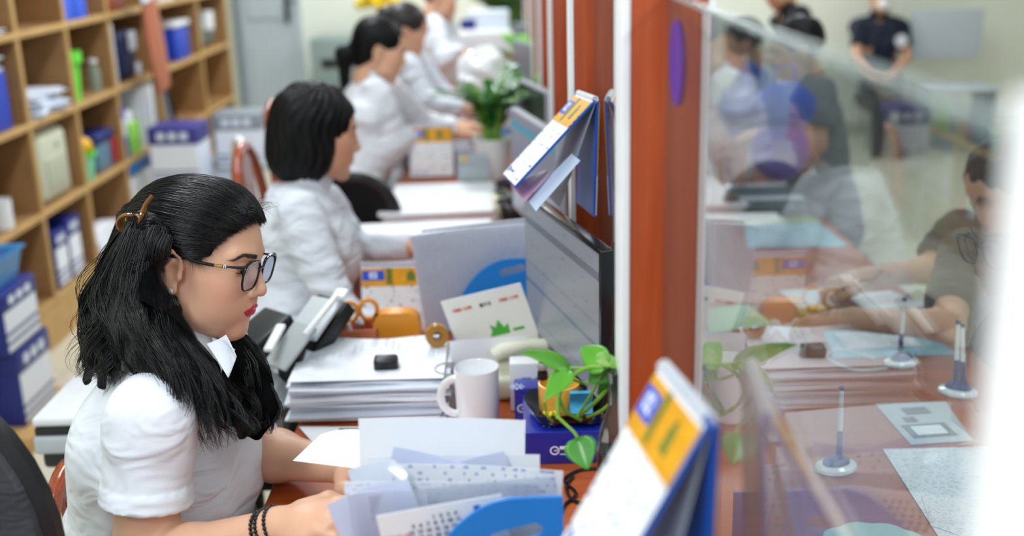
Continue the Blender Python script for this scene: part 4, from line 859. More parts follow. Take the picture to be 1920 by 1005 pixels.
def cloth(name, c, rough=.8, bump=.1, sc=400):
    m = mat(name, c, rough, var=.02, scale=sc, bump=bump, sheen=.15, spec=.25); nt = m.node_tree; b = nt.nodes['Principled BSDF']; L = nt.links.new
    tc = nt.nodes.new('ShaderNodeTexCoord'); mp = nt.nodes.new('ShaderNodeMapping'); mp.inputs['Scale'].default_value = (1, .8, 2.2); mp.inputs['Rotation'].default_value = (.3, .5, .2); L(tc.outputs['Object'], mp.inputs[0])
    wv = nt.nodes.new('ShaderNodeTexNoise'); wv.inputs['Scale'].default_value = 7; wv.inputs['Detail'].default_value = 2; wv.inputs['Distortion'].default_value = 1.4; L(mp.outputs[0], wv.inputs['Vector'])
    bp = nt.nodes.new('ShaderNodeBump'); bp.inputs['Strength'].default_value = .6; bp.inputs['Distance'].default_value = .03; L(wv.outputs['Fac'], bp.inputs['Height'])
    old = [n for n in nt.nodes if n.type == 'BUMP' and n != bp]
    if old: L(old[0].outputs[0], bp.inputs['Normal'])
    L(bp.outputs[0], b.inputs['Normal']); return m
m_shirt = cloth('white_shirt', '#e6eaf2'); m_shirt2 = cloth('offwhite_shirt', '#d2d6df'); m_trs = cloth('black_trousers', '#15161a'); m_lip = mat('lipstick', '#c22a48', .3)
m_brow = mat('eyebrow', '#3b302c', .8); m_eye = mat('eye_white', '#e9e6e2', .15); m_iris = mat('iris', '#1a100c', .1)
def headf(q, fem=1.0, detail=1.0):
    """head, local coordinates: x forward, y to its left, z up, origin between the ears"""
    y = np.abs(q[:, 1]); p = q.copy(); p[:, 1] = y
    d = ell(p, (0, 0, .045), (.094, .072, .083))
    d = smin(d, ell(p, (.036, 0, -.012), (.056, .054, .078)), .03)
    d = smin(d, cone(p, A(.008, .05, -.035), A(.03, .046, -.062), .015, .014), .03)
    d = smin(d, cone(p, A(.03, .046, -.062), A(.077, .012, -.086), .014, .013), .03)
    d = smin(d, ell(p, (.056, .034, -.008), (.032, .028, .034)), .03)
    d = smin(d, ell(p, (.074, 0, -.042), (.028, .031, .028)), .025)
    d = smin(d, ell(p, (.056, .028, -.046), (.025, .024, .030)), .03)
    d = smin(d, ell(p, (.082, 0, -.083), (.0155, .017, .0145)), .018)
    d = smin(d, cone(p, A(.084, .012, .043), A(.072, .045, .042), .0095, .008), .014)
    d = smax(d, -ell(p, (.098, .031, .021), (.015, .019, .0125)), .014)
    if detail:
        d = smin(d, cone(p, A(.088, 0, .032), A(.109, 0, -.006), .0062, .0075), .012)
        d = smin(d, ell(p, (.109, 0, -.0125), (.0095, .0095, .0085)), .008)
        d = smin(d, ell(p, (.1005, .0130, -.0170), (.0092, .0066, .0074)), .004)
        d = smax(d, -ell(p, (.1055, .0075, -.0240), (.0055, .0036, .0040)), .002)
        d = smin(d, ell(p, (.0748, .0305, .0225), (.0145, .0160, .0135)), .005)
        # eyelid opening
        d = smax(d, -ell(p, (.0905, .0305, .0185), (.0075, .0125, .0032)), .0025)
        # lips
        d = smin(d, ell(p, (.0975, .006, -.0395), (.0075, .0125, .0048)), .004)
        d = smin(d, ell(p, (.0965, 0, -.0490), (.0080, .0150, .0055)), .004)
        d = smin(d, ell(p, (.088, .019, -.0435), (.008, .0075, .0035)), .006)
        d = smax(d, -ell(p, (.106, 0, -.0442), (.0085, .022, .0010)), .0016)
        d = smax(d, -cone(p, A(.107, 0, -.0235), A(.1045, 0, -.034), .0022, .0028), .004)
    # ears
    e = ell(p, (-.005, .075, .004), (.0165, .0085, .030))
    e = smax(e, -ell(p, (.000, .088, .001), (.0105, .0105, .018)), .004)
    e = smin(e, chain(p, [A(.009, .075, .010), A(.006, .080, .026), A(-.006, .085, .034), A(-.018, .087, .025), A(-.0205, .087, .006), A(-.013, .085, -.012), A(-.003, .081, -.024)], [.0028, .0030, .0032, .0032, .0030, .0028, .003], .003), .003)
    e = smin(e, chain(p, [A(-.003, .083, .021), A(-.011, .085, .007), A(-.008, .084, -.008)], [.0024, .0028, .0026], .003), .003)
    e = smin(e, ell(p, (.009, .077, -.004), (.004, .0045, .0065)), .004)
    e = smin(e, ell(p, (.001, .077, -.0255), (.0085, .0048, .0095)), .005)
    return smin(d, e, .005)
def handf(q, curl=.5, spread=.12, right=True, thumb=.6, s=1.0):
    """hand: x towards the fingertips, z out of the back, y to the thumb side"""
    q = q / s; 
    d = ell(q, (.042, 0, 0), (.05, .038, .0135)); d = smin(d, cone(q, A(-.02, 0, 0), A(.02, 0, 0), .0235, .022), .02)
    L = [(.083, .026, .0085, .068), (.088, .009, .0088, .075), (.085, -.009, .0085, .07), (.077, -.0255, .0078, .056)]
    for i, (bx, by, r, ln) in enumerate(L):
        a = spread * (1.2 - i * .8); c = curl * (1 + .12 * i); seg = [.46, .3, .24]; p0 = A(bx - .012, by, .001); th = -.15 * c; pts = [p0]
        for k in range(3):
            th -= c * (.75 if k == 0 else .8); pts.append(pts[-1] + A(math.cos(th) * math.cos(a), math.sin(a) * math.cos(th), math.sin(th)) * ln * seg[k])
        d = smin(d, chain(q, pts, [r, r * .95, r * .86, r * .72], .004), .006)
    t0 = A(.012, .026, -.004); t1 = A(.04, .048, -.012); t2 = A(.066, .052 - .012 * thumb, -.02 - .006 * thumb); t3 = A(.088, .046 - .02 * thumb, -.026 - .01 * thumb)
    return smin(d, chain(q, [t0, t1, t2, t3], [.016, .0125, .0105, .0085], .006), .012) * s
def wob(p, f=1.0, s=0.0):
    return np.sin(p[:, 0] * 17 * f + 2 * np.sin(p[:, 2] * 13 * f + s)) * np.sin(p[:, 1] * 15 * f + p[:, 2] * 9 * f + s)
def fold(p, dirv, freq, amp, ph=0.0, warp=.8):
    a = p @ _n(np.asarray(dirv, float)) * freq + warp * np.sin(p[:, 2] * 21 + p[:, 0] * 12 + ph) + ph
    return amp * (np.abs(np.sin(a)) ** 1.6 - .4)
def tone_fn(O, Rh, mask=False, fine=False):
    def f(V):
        q = (V - O) @ Rh; y = np.abs(q[:, 1]); c = np.ones((len(V), 3))
        lipm = np.minimum(ell(np.c_[q[:, 0], y, q[:, 2]], (.0975, .006, -.0395), (.0105, .0150, .0055)), np.minimum(ell(np.c_[q[:, 0], y, q[:, 2]], (.0965, 0, -.0495), (.0105, .0185, .0062)), ell(np.c_[q[:, 0], y, q[:, 2]], (.088, .0195, -.0435), (.0115, .0065, .0028))))
        m = 1 / (1 + np.exp(np.clip(lipm / .0004, -40, 40)))
        if not fine: c = c * (1 - m[:, None]) + A(.80, .12, .28) * m[:, None]
        bl = np.exp(-((q[:, 0] - .065) ** 2 + (y - .05) ** 2 + (q[:, 2] + .012) ** 2) / (2 * .018 ** 2))[:, None]; c = c * (1 - .14 * bl * A(0, 1, 1))
        zc = .0425 + .16 * (y - .018) - 9 * np.maximum(y - .036, 0) ** 1.5 * 0.6
        br = np.exp(-((q[:, 2] - zc) / (.0036 - .03 * np.maximum(y - .03, 0))) ** 4) * (y > .011) * (y < .054) * (q[:, 0] > .05) * (1 - np.clip((y - .035) / .03, 0, .6)); c = c * (1 - (.45 if fine else .86) * br[:, None])
        ll = np.exp(-((q[:, 2] - .0222) / .0011) ** 2) * (np.abs(y - .0305) < .015) * (q[:, 0] > .078); c = c * (1 - .8 * ll[:, None])
        return c
    return f
def person(name, label, base, head, yaw, pitch, sh_y=.17, arms=(), hips=None, neck=None, hair=None, shirt=None, skin=None, trous=None, hres=.0035, bres=.009, roll=0, thighs=True, face=True, lean=0, bust=True, collar=True, hmat=None, sleeve=1.0, group=None, extra=None, scale=1.0):
    """head: centre between the ears (world); arms: list of [shoulder, elbow, wrist, handdir, handback]"""
    O = np.array(head, float); Rh = ro(yaw, pitch, roll); Rb = ro(yaw)
    base = Vector(base); t = bpy.data.objects.new(name, None); COL.objects.link(t); t.location = base; tag(t, label, 'person', group)
    nk = O + Rh @ A(-.018, 0, -.05); c7 = np.array(neck, float) if neck is not None else O + Rb @ A(-.075, 0, -.16)
    hp = np.array(hips, float)
    ax = (c7 - hp); L_ = np.linalg.norm(ax); ax = ax / L_; chest = hp + ax * L_ * .66 + Rb @ A(.03, 0, 0); waist = hp + ax * L_ * .33 + Rb @ A(.015, 0, 0)
    Sx = Rb @ A(0, 1, 0)
    def torso(p, g=0.0):
        R = Rb
        d = ell(p, chest, A(.105 + g, .148 + g, .155 + g), R); d = smin(d, ell(p, waist, A(.1 + g, .128 + g, .14 + g), R), .08)
        d = smin(d, ell(p, hp, A(.125 + g, .165 + g, .12 + g), R), .08)
        d = smin(d, cone(p, c7 + Rb @ A(.0, sh_y * .25, -.02), c7 + Rb @ A(.015, sh_y * .92, -.055), .045 + g, .052 + g), .05)
        d = smin(d, cone(p, c7 + Rb @ A(.0, -sh_y * .25, -.02), c7 + Rb @ A(.015, -sh_y * .92, -.055), .045 + g, .052 + g), .05)
        if bust:
            for s in (-1, 1): d = smin(d, ell(p, chest + Rb @ A(.075, s * .065, -.01), A(.06 + g, .062 + g, .065 + g), R), .05)
        return d
    def armf(p, a, r0, r1, r2, full=True):
        s_, e_, w_ = [np.array(x, float) for x in a[:3]]
        d = cone(p, s_, e_, r0, r1)
        return smin(d, cone(p, e_, w_, r1 * .98, r2), .02) if full else d
    def bodyf(p):
        d = headf((p - O) @ Rh, detail=1 if face else 0)
        d = smin(d, chain(p, [nk, (nk + c7) / 2 + Rb @ A(.004, 0, 0), c7 + Rb @ A(.012, 0, -.03)], [.046, .046, .058], .02), .022)
        d = smin(d, torso(p, -.014), .03)
        for a in arms:
            d = smin(d, armf(p, a, .043, .036, .0255), .02)
            x = _n(np.array(a[3], float)); z = np.array(a[4], float); z = _n(z - x * (z @ x)); y = np.cross(z, x) * a[5]
            Hd = np.stack([x, y, z], 1); w_ = np.array(a[2], float) + x * .018
            d = smin(d, handf((p - w_) @ Hd, *(a[6] if len(a) > 6 else (.5,))), .012)
        return d
    pts = [O, hp, chest] + [np.array(x, float) for a in arms for x in a[:3]] + [np.array(a[2], float) + _n(np.array(a[3], float)) * .16 for a in arms]
    lo = np.min(pts, 0) - .19; hi = np.max(pts, 0) + .19; hi[2] = max(hi[2], O[2] + .16)
    sk = skin or m_skin
    # head at fine resolution joined to the body mesh: evaluate as one surface
    solid('body', bodyf, lo, hi, bres if not face else min(bres, .0045), sk, t, tone_fn(O, Rh))
    sc = shirt or m_shirt
    def shirtf(p):
        fo = fold(p, Rb @ A(.3, .1, 1), 62, .0035, 1.0) * .7 + wob(p, 1.3, 2) * .004
        d = torso(p, .012) + fo
        for a in arms:
            s_, e_, w_ = [np.array(x, float) for x in a[:3]]
            if sleeve >= 1: aa = cone(p, s_, e_, .06, .05); aa = smin(aa, cone(p, e_, e_ + (w_ - e_) * .93, .05, .036), .03)
            else: aa = cone(p, s_, s_ + (e_ - s_) * sleeve, .066, .062)
            aa = aa + fold(p, _n(e_ - s_), 55, .004, 3.0)
            d = smin(d, aa, .03)
        if collar: d = smin(d, smax(cone(p, c7 + Rb @ A(.005, 0, -.01), nk + Rb @ A(.0, 0, -.055) , .075, .066), -cone(p, c7, nk, .058, .055), .004), .008)
        d = smax(d, -cone(p, c7 + Rb @ A(.06, 0, .02), c7 + Rb @ A(.11, 0, -.03), .035, .012), .01)
        for a in arms:
            if sleeve < 1:
                s_, e_, w_ = [np.array(x, float) for x in a[:3]]; u = _n(e_ - s_); cut = (p - (s_ + (e_ - s_) * sleeve)) @ u
                near = cone(p, s_, e_, .1, .1) ; d = np.where(near < 0, smax(d, cut, .004), d)
        return d
    solid('shirt', shirtf, lo, hi, bres, sc, t)
    if thighs:
        k = Rb @ A(.42, 0, -.02)
        def tf(p):
            d = ell(p, hp + A(0, 0, -.06), A(.15, .19, .11), Rb)
            for s in (-1, 1):
                a = hp + Rb @ A(.02, s * .09, -.06); kn = a + k; ft = kn + Rb @ A(.02, 0, -.40)
                d = smin(d, cone(p, a, kn, .088, .062), .03); d = smin(d, cone(p, kn, ft, .06, .045), .02)
            return d
        solid('trousers', tf, np.minimum(hp, hp + k) - A(.22, .25, .55), np.maximum(hp, hp + k) + A(.22, .25, .1), .014, trous or m_trs, t)
    if hair:
        f, lo_, hi_ = hair(O, Rh)
        solid('hair', f, lo_, hi_, .005 if face else .007, hmat or m_hairs, t)
    return t, O, Rh, Rb
# hair shapes
def hair_bob(O, Rh):
    def f(p):
        q = (p - O) @ Rh; a = q.copy(); a[:, 1] = np.abs(a[:, 1])
        d = ell(q, (-.012, 0, .052), (.105, .094, .092)); d = smin(d, ell(q, (-.045, 0, -.015), (.08, .092, .12)), .03)
        d = smin(d, ell(a, (.0, .065, -.03), (.05, .03, .07)), .02)
        d = smax(d, -(q[:, 2] + .128), .02)
        d = smax(d, -ell(q, (.115, 0, -.035), (.095, .085, .115)), .012)
        return d + .0025 * np.sin(np.arctan2(q[:, 1], q[:, 0]) * 26 + 3 * np.sin(q[:, 2] * 40)) + .002 * np.sin(q[:, 0] * 120 + q[:, 1] * 60)
    return f, O - .18, O + .18
def hair_tied(tail=True, bun=False, long=.22):
    def g(O, Rh):
        def f(p):
            q = (p - O) @ Rh
            d = ell(q, (-.012, 0, .05), (.1, .082, .088)); d = smin(d, ell(q, (-.045, 0, -.005), (.055, .062, .075)), .03); d = smax(d, -ell(q, (.118, 0, -.025), (.085, .08, .108)), .012); d = smax(d, -(q[:, 2] + .075 - q[:, 0] * .6), .02)
            d = smax(d, -ell(np.c_[q[:, 0], np.abs(q[:, 1]), q[:, 2]], (.005, .085, .0), (.028, .03, .034)), .01)
            if tail: d = smin(d, chain(p, [O + Rh @ A(-.09, 0, -.02), O + Rh @ A(-.12, 0, -.045) , O + Rh @ A(-.12, 0, -.06) + A(0, 0, -long)], [.026, .03, .014], .02), .02)
            if bun: d = smin(d, ell(q, (-.11, 0, .05), (.035, .035, .035)), .015)
            return d + .0018 * np.sin(q[:, 1] * 190 + 3 * np.sin(q[:, 0] * 30))
        return f, O - A(.24, .2, .38), O + A(.2, .2, .18)
    return g
def hair_short(O, Rh):
    def f(p):
        q = (p - O) @ Rh; d = ell(q, (-.01, 0, .052), (.098, .08, .088)); d = smax(d, -ell(q, (.118, 0, -.02), (.08, .085, .105)), .012); d = smax(d, -(q[:, 2] + .03 - q[:, 0] * .4), .02)
        d = smax(d, -ell(np.c_[q[:, 0], np.abs(q[:, 1]), q[:, 2]], (.01, .085, .0), (.03, .03, .036)), .01)
        return d + .003 * np.sin(q[:, 0] * 150) * np.sin(q[:, 1] * 130)
    return f, O - .18, O + .18

# ---------------------------------------------------------------- the woman with glasses (in focus)
YAW, PIT = math.radians(-12), math.radians(14)
Rh = ro(YAW, PIT, math.radians(-8)); ear = np.array(at(326, 512, 1.665)); O1 = ear - Rh @ A(0, -.078, 0)
shN = np.array(at(283, 784, 1.575)); elN = np.array(at(272, 1075, 1.60)); wrN = np.array(at(520, 988, 1.50))
c71 = np.array(at(330, 680, 1.76)); hip1 = c71 + A(-.045, .02, -.46)
shF = shN + A(.0, .33, .0); elF = np.array(at(452, 842, 1.96)); wrF = np.array(at(650, 878, 1.80))
w1 = thing('woman_seated', 'woman with black glasses and long dark hair, white short sleeved shirt, reading at her desk', 'person', (hip1[0], hip1[1], 0))
Rb1 = ro(YAW)
def torso1(p, g=0.0):
    d = ell(p, c71 + A(-.045, -.0, -.19), A(.098 + g, .15 + g, .16 + g), Rb1)
    d = smin(d, ell(p, c71 + A(-.05, 0, -.115), A(.095 + g, .165 + g, .10 + g), Rb1), .05)
    d = smin(d, ell(p, hip1 + A(-.025, 0, .15), A(.105 + g, .135 + g, .15 + g), Rb1), .1); d = smin(d, ell(p, hip1, A(.125 + g, .16 + g, .12 + g), Rb1), .08)
    for s, sh in ((-1, shN), (1, shF)): d = smin(d, cone(p, c71 + Rb1 @ A(.0, s * .04, -.035), sh + A(0, 0, .0), .054 + g, .044 + g), .07)
    for s in (-1, 1): d = smin(d, ell(p, c71 + Rb1 @ A(.03, s * .068, -.20), A(.056 + g, .064 + g, .066 + g), Rb1), .05)
    return d
nk1 = O1 + Rh @ A(-.02, 0, -.05)
def arm1(p, s_, e_, w_, r): return smin(cone(p, s_, e_, r[0], r[1]), smin(cone(p, e_, e_ + (w_ - e_) * .35, r[1], r[1] * .98), cone(p, e_ + (w_ - e_) * .35, w_, r[1] * .96, r[2]), .02), .02)
HN = (_n(np.array(at(640, 965, 1.45)) - wrN), A(.1, -.35, .93)); HF = (_n(np.array(at(760, 880, 1.66)) - wrF), A(0, -.2, 1))
def hd(p, w, H, side, curl):
    x = H[0]; z = _n(H[1] - x * (H[1] @ x)); y = np.cross(z, x) * side
    return handf((p - (w + x * .018)) @ np.stack([x, y, z], 1), curl)
def body1(p):
    d = headf((p - O1) @ Rh)
    d = smin(d, chain(p, [nk1, nk1 * .5 + c71 * .5 + A(.006, 0, 0), c71 + A(.01, 0, -.03)], [.048, .047, .058], .02), .02)
    d = smin(d, torso1(p, -.02), .03)
    d = smin(d, arm1(p, shN, elN, wrN, (.046, .046, .0245)), .02); d = smin(d, hd(p, wrN, HN, 1, .42), .014)
    d = smin(d, arm1(p, shF, elF, wrF, (.045, .044, .0245)), .02); d = smin(d, hd(p, wrF, HF, -1, .3), .014)
    return d
lo = np.minimum.reduce([hip1 - A(.18, .2, .13), elN - .08, wrN - .1, O1 - .14]); hi = np.maximum.reduce([O1 + .16, wrN + A(.2, .1, .1), wrF + A(.2, .1, .1), shF + .1])
solid('body', body1, lo, hi, .0026, m_skin, w1, tone_fn(O1, Rh, fine=True))
# lips, brows, lashes
def lips1(P_):
    q = (P_ - O1) @ Rh; y = np.abs(q[:, 1]); z = q[:, 2]; n = np.clip(y / .0245, 0, 1)
    top = -.0449 + .0098 * (1 - n ** 1.7) * (1 - .16 * np.exp(-(y / .003) ** 2)); bot = -.0453 - .0108 * (1 - n ** 2.3)
    reg = np.maximum(np.maximum(z - top, bot - z), np.maximum(y - .0245, .07 - q[:, 0])); pl = .0012 * (1 - n) * np.exp(-(np.minimum(np.abs(z + .0405), np.abs(z + .0505)) / .004) ** 2)
    h_ = headf(q); return np.maximum(np.maximum(reg, h_ - .0006 - pl), -(h_ + .0025))
solid('lips', lips1, O1 - .125, O1 + .125, .001, m_lip, w1)
rgb_ = np.random.default_rng(77)
for s_ in (-1, 1):
    n_ = 300; k_ = 6; y_ = rgb_.uniform(.012, .053, n_); zc_ = .0425 + .16 * (y_ - .018) - 5.4 * np.maximum(y_ - .036, 0) ** 1.5; wd_ = .0031 * (1 - np.clip((y_ - .03) / .03, 0, .75))
    z_ = zc_ + rgb_.uniform(-1, 1, n_) * wd_; q0 = np.stack([np.full(n_, .12), y_ * s_, z_], 1)
    for it in range(14): q0[:, 0] -= headf(q0) * .9
    q0[:, 0] += .0004
    dr_ = np.stack([-.35 - 6 * (y_ - .01), s_ * np.full(n_, 1.0), .35 - 12 * (y_ - .02)], 1); dr_ /= np.linalg.norm(dr_, axis=1, keepdims=True)
    tt_ = np.linspace(0, 1, k_)[None, :, None]; q1 = q0[:, None] + dr_[:, None] * tt_ * rgb_.uniform(.004, .007, (n_, 1, 1))
    fl_ = q1.reshape(-1, 3)
    for it in range(5): fl_[:, 0] -= (headf(fl_) - .0004) * .8
    strands('eyebrow', O1 + fl_.reshape(n_, k_, 3) @ Rh.T, np.full((n_, k_), .00022) * (1.1 - tt_[..., 0]), m_brow, w1)
    lp = [Wp_ for Wp_ in [tuple(O1 + Rh @ A(.0862, s_ * .0175, .0165)), tuple(O1 + Rh @ A(.0903, s_ * .026, .0168)), tuple(O1 + Rh @ A(.0900, s_ * .034, .0162)), tuple(O1 + Rh @ A(.0845, s_ * .043, .0170)), tuple(O1 + Rh @ A(.0795, s_ * .048, .019))]]
    obj('eyelashes', MB().tube([tuple(v) for v in spline(lp, 20)], .0009, 6), m_brow, w1, world=True)
# eyes
for s in (-1, 1):
    e = obj('eyeball', MB().ball((0, 0, 0), .0120, nu=24, nv=16), m_eye, w1, world=True); e.matrix_basis = Matrix.Translation(tuple(O1 + Rh @ A(.0745, s * .0305, .0215)))
    i = obj('iris', MB().ball((0, 0, 0), (.0035, .0062, .0062), nu=20, nv=12), m_iris, e); i.location = tuple(Rh @ A(.0098, 0, -.0035)); i.rotation_euler = Matrix(Rh.tolist()).to_euler()
def Wp(*a): return tuple(O1 + Rh @ A(*a))
# shirt
def shirt1(p):
    fo = np.zeros(len(p))
    sl = .54; cutp = shN + (elN - shN) * sl; u = _n(elN - shN)
    d = torso1(p, .010)
    back = c71 + A(-.06, 0, -.2)
    fo += .0035 * np.sin(p @ A(22, 8, 60) + 1.5 * np.sin(p @ A(9, 14, 22))) * np.clip((c71[2] - .12 - p[:, 2]) * 6, 0, 1)
    fo += .004 * np.sin(p @ A(40, -10, 35) + 2 * np.sin(p @ A(12, 20, 9)))* np.clip((c71[2] - .2 - p[:, 2]) * 8, 0, 1)
    d = d + fo
    def slv(sh, el, t=sl):
        u = _n(el - sh); a = cone(p, sh + u * .01, sh + (el - sh) * t, .049, .065); r = p @ A(30, 5, 18)
        a = a + .0022 * np.sin(p @ A(45, 20, 22) + np.sin(p @ A(20, 9, 30))) 
        cuff = (p - sh) @ u - np.linalg.norm(el - sh) * t
        a = a - .003 * ((cuff > -.028) & (cuff < 0.02))
        return smax(a, cuff, .003)
    # rear hem of blouse hangs loose
    d = smin(d, ell(p, hip1 + A(-.028, 0, .13), (.14, .16, .10), Rb1), .08) 
    d = smin(d, slv(shN, elN), .06); d = smin(d, slv(shF, elF, .9), .04)
    inner = arm1(p, shN, elN, wrN, (.05, .05, .03)); below = (p - cutp) @ u
    d = np.where((below > -.012) & (cone(p, shN, elN, .07, .07) < 0), np.maximum(d, .0 - (inner - .004) * 0 + d), d)
    # neckline opening with a collar
    col = smax(cone(p, c71 + A(.012, 0, -.012), nk1 * .45 + c71 * .55, .073, .066), -cone(p, c71 - A(0, 0, .03), nk1, .0615, .0585), .003)
    col = smax(col, (p - (nk1 * .42 + c71 * .58)) @ _n(nk1 - c71 + A(-.05, 0, 0)), .003)
    d = smax(d, -cone(p, c71 + A(.05, 0, .03), c71 + A(.095, 0, -.05), .04, .012), .008)
    return smin(d, col, .006)
solid('shirt', shirt1, lo - .03, hi + .03, .0042, m_shirt, w1)
# open collar wings
for s, pts in ((-1, [at(388, 645, 1.66), at(424, 628, 1.655), at(443, 668, 1.62), at(428, 708, 1.61)]), (1, [at(398, 632, 1.72), at(440, 655, 1.68), at(432, 688, 1.68), at(405, 668, 1.70)])):
    o = patch('collar', '', pts, m_shirt, cat=None, bulge=.006, th=.0018); o.parent = w1; o.matrix_parent_inverse = w1.matrix_basis.inverted()
    if 'label' in o: del o['label']
def leg1(p):
    d = ell(p, hip1 + A(0, 0, -.03), A(.155, .19, .12), Rb1)
    for s in (-1, 1):
        a = hip1 + Rb1 @ A(.02, s * .09, -.05); kn = a + Rb1 @ A(.42, 0, .0); ft = kn + A(-.02, 0, -.44); d = smin(d, cone(p, a, kn, .09, .065), .03); d = smin(d, cone(p, kn, ft, .062, .045), .02)
    return d
solid('trousers', leg1, hip1 - A(.22, .28, .58), hip1 + A(.6, .28, .12), .012, m_trs, w1)
# earring, bracelets
er = obj('earring', MB().ball((0, 0, 0), .0042, nu=6, nv=4), mat('silver_stud', '#e6e6ea', .15, .3), w1, world=True, smooth=False); er.matrix_basis = Matrix.Translation(Wp(.002, -.0825, -.027))
ad = _n(wrN - elN)
for k, (off, tl) in enumerate(((.0, .1), (-.014, .0), (-.021, -.05))):
    c = wrN + ad * off; u_ = _n(np.cross(ad, A(0, 0, 1))); v_ = np.cross(u_, ad); b = MB()
    for i in range(30):
        a = 2 * PI * i / 30; b.ball(tuple(c + (u_ * math.cos(a) + v_ * math.sin(a) * 1.0) * .0285 + ad * tl * .02 * math.cos(a)), .0032, nu=8, nv=6)
    obj('bracelet', b, mat('black_bead', '#120f10', .15), w1, world=True)
o = obj('cuff_paper', MB().box((0, 0, 0), (.001, .001, .001)), m_paper, None) if False else None
# glasses
gt = thing('eyeglasses', 'black rectangular glasses with gold and striped temples worn by the seated woman', 'glasses', Wp(.1, 0, .02))
Mg = Matrix.Translation(Wp(0, 0, 0)) @ Matrix(Rh.tolist()).to_4x4(); gi = gt.matrix_basis.inverted()
m_fr = mat('frame_black', '#0e0e11', .15, coat=.5); m_gold = mat('temple_gold', '#c9a45c', .25, .9)
def gp(nm, mb, m, sm=True):
    o = obj(nm, mb, m, gt, sm); o.matrix_basis = gi @ Mg; return o
def lens_pts(s, off=0.0):
    P_ = []
    for k in range(40):
        a = 2 * PI * k / 40; c, n_ = math.cos(a), math.sin(a); e = 2 / 2.9
        y = .0272 * math.copysign(abs(c) ** e, c); z = .0232 * math.copysign(abs(n_) ** e, n_); y *= 1 + .1 * (z / .02) * .6
        P_.append((.1035 - .06 * (abs(s * .0345 + y)) ** 1.35 * 2.0 + off, s * .0345 + y, 0.0165 + z))
    return P_
for s in (-1, 1):
    gp('rim', MB().tube(lens_pts(s), [.0018 + .0009 * max(0, math.sin(2 * PI * k / 40)) for k in range(40)], 8, closed=True), m_fr)
    P_ = lens_pts(s); b = MB(); b.add([(.1005, s * .0345, .0175)] + P_, [(0, 1 + (k + 1) % 40, 1 + k) for k in range(40)]); gp('lens', b, glassy('lens_glass', '#eef0fa', 1.5, 0.0, haze=.03, hazecol='#8f86d8', boost=1.4))
    y0 = s * .0635
    gp('temple', MB().tube([(.1008, s * .0560, .0330), (.0965, s * .0625, .0325), (.088, s * .0665, .0308), (.0755, s * .0691, .029)], [.0026, .0027, .0022, .0018], 8), m_fr)
    tp = spline([(.0765, s * .069, .0291), (.055, s * .0735, .027), (.03, s * .0765, .026), (.004, s * .079, .028), (-.012, s * .08, .018)], 60)
    gp('temple', MB().tube([tuple(x) for x in tp[:14]], .0017, 8, flat=1.4), m_gold)
    gp('temple', MB().tube([tuple(x) for x in tp[13:]], .0019, 8, flat=1.4), m_fr)
    for q in (1, 2, 3, 4, 5):
        k = int(q); gp('stripe', MB().tube([tuple(tp[k]), tuple(tp[k] * .1 + tp[k + 1] * .9)], .0024, 8, flat=1.3), m_paper if k % 2 == 0 else m_black)
gp('bridge', MB().tube([(.1025, -.0095, .024), (.106, 0, .027), (.1025, .0095, .024)], .002, 8), m_fr)
# hair: mass under strands
CL = A(-.108, 0, .045)      # clip, head local
def cap1(p):
    q = (p - O1) @ Rh; d = ell(q, (-.012, 0, .052), (.104, .081, .081)); d = smin(d, ell(q, (.03, 0, .092), (.045, .045, .03)), .03)
    d = smax(d, -ell(q, (.135, 0, .006), (.099, .155, .110)), .005)
    a = q.copy(); a[:, 1] = np.abs(a[:, 1]); d = smax(d, -ell(a, (.026, .085, -.008), (.045, .04, .04)), .012)
    return smax(d, -(q[:, 2] + .05), .02)
def D3(*l): return [np.array(at(*x)) for x in l]
G = [D3((272, 420, 1.70), (228, 480, 1.72), (194, 560, 1.74), (176, 640, 1.74), (164, 712, 1.73)),
     D3((272, 428, 1.67), (240, 505, 1.66), (215, 590, 1.67), (198, 650, 1.66), (190, 722, 1.66)),
     D3((280, 440, 1.65), (258, 520, 1.635), (245, 600, 1.62), (262, 660, 1.60), (300, 712, 1.58)),
     D3((286, 450, 1.65), (276, 540, 1.635), (288, 610, 1.60), (330, 700, 1.57), (368, 780, 1.565)),
     D3((290, 465, 1.655), (292, 560, 1.645), (315, 630, 1.61), (360, 710, 1.58), (402, 850, 1.565)),
     D3((294, 490, 1.665), (304, 575, 1.655), (342, 645, 1.62), (398, 735, 1.59), (434, 838, 1.575)),
     D3((306, 545, 1.68), (345, 625, 1.64), (392, 690, 1.62), (438, 760, 1.60), (470, 818, 1.60))]
GF = [D3((420, 600, 1.78), (440, 655, 1.76), (452, 700, 1.75), (468, 760, 1.73), (452, 815, 1.71)), D3((425, 610, 1.80), (455, 660, 1.79), (475, 710, 1.77), (492, 770, 1.74), (480, 812, 1.72))]
G2 = D3((262, 405, 1.76), (240, 500, 1.80), (225, 590, 1.83), (230, 680, 1.84), (262, 700, 1.84))
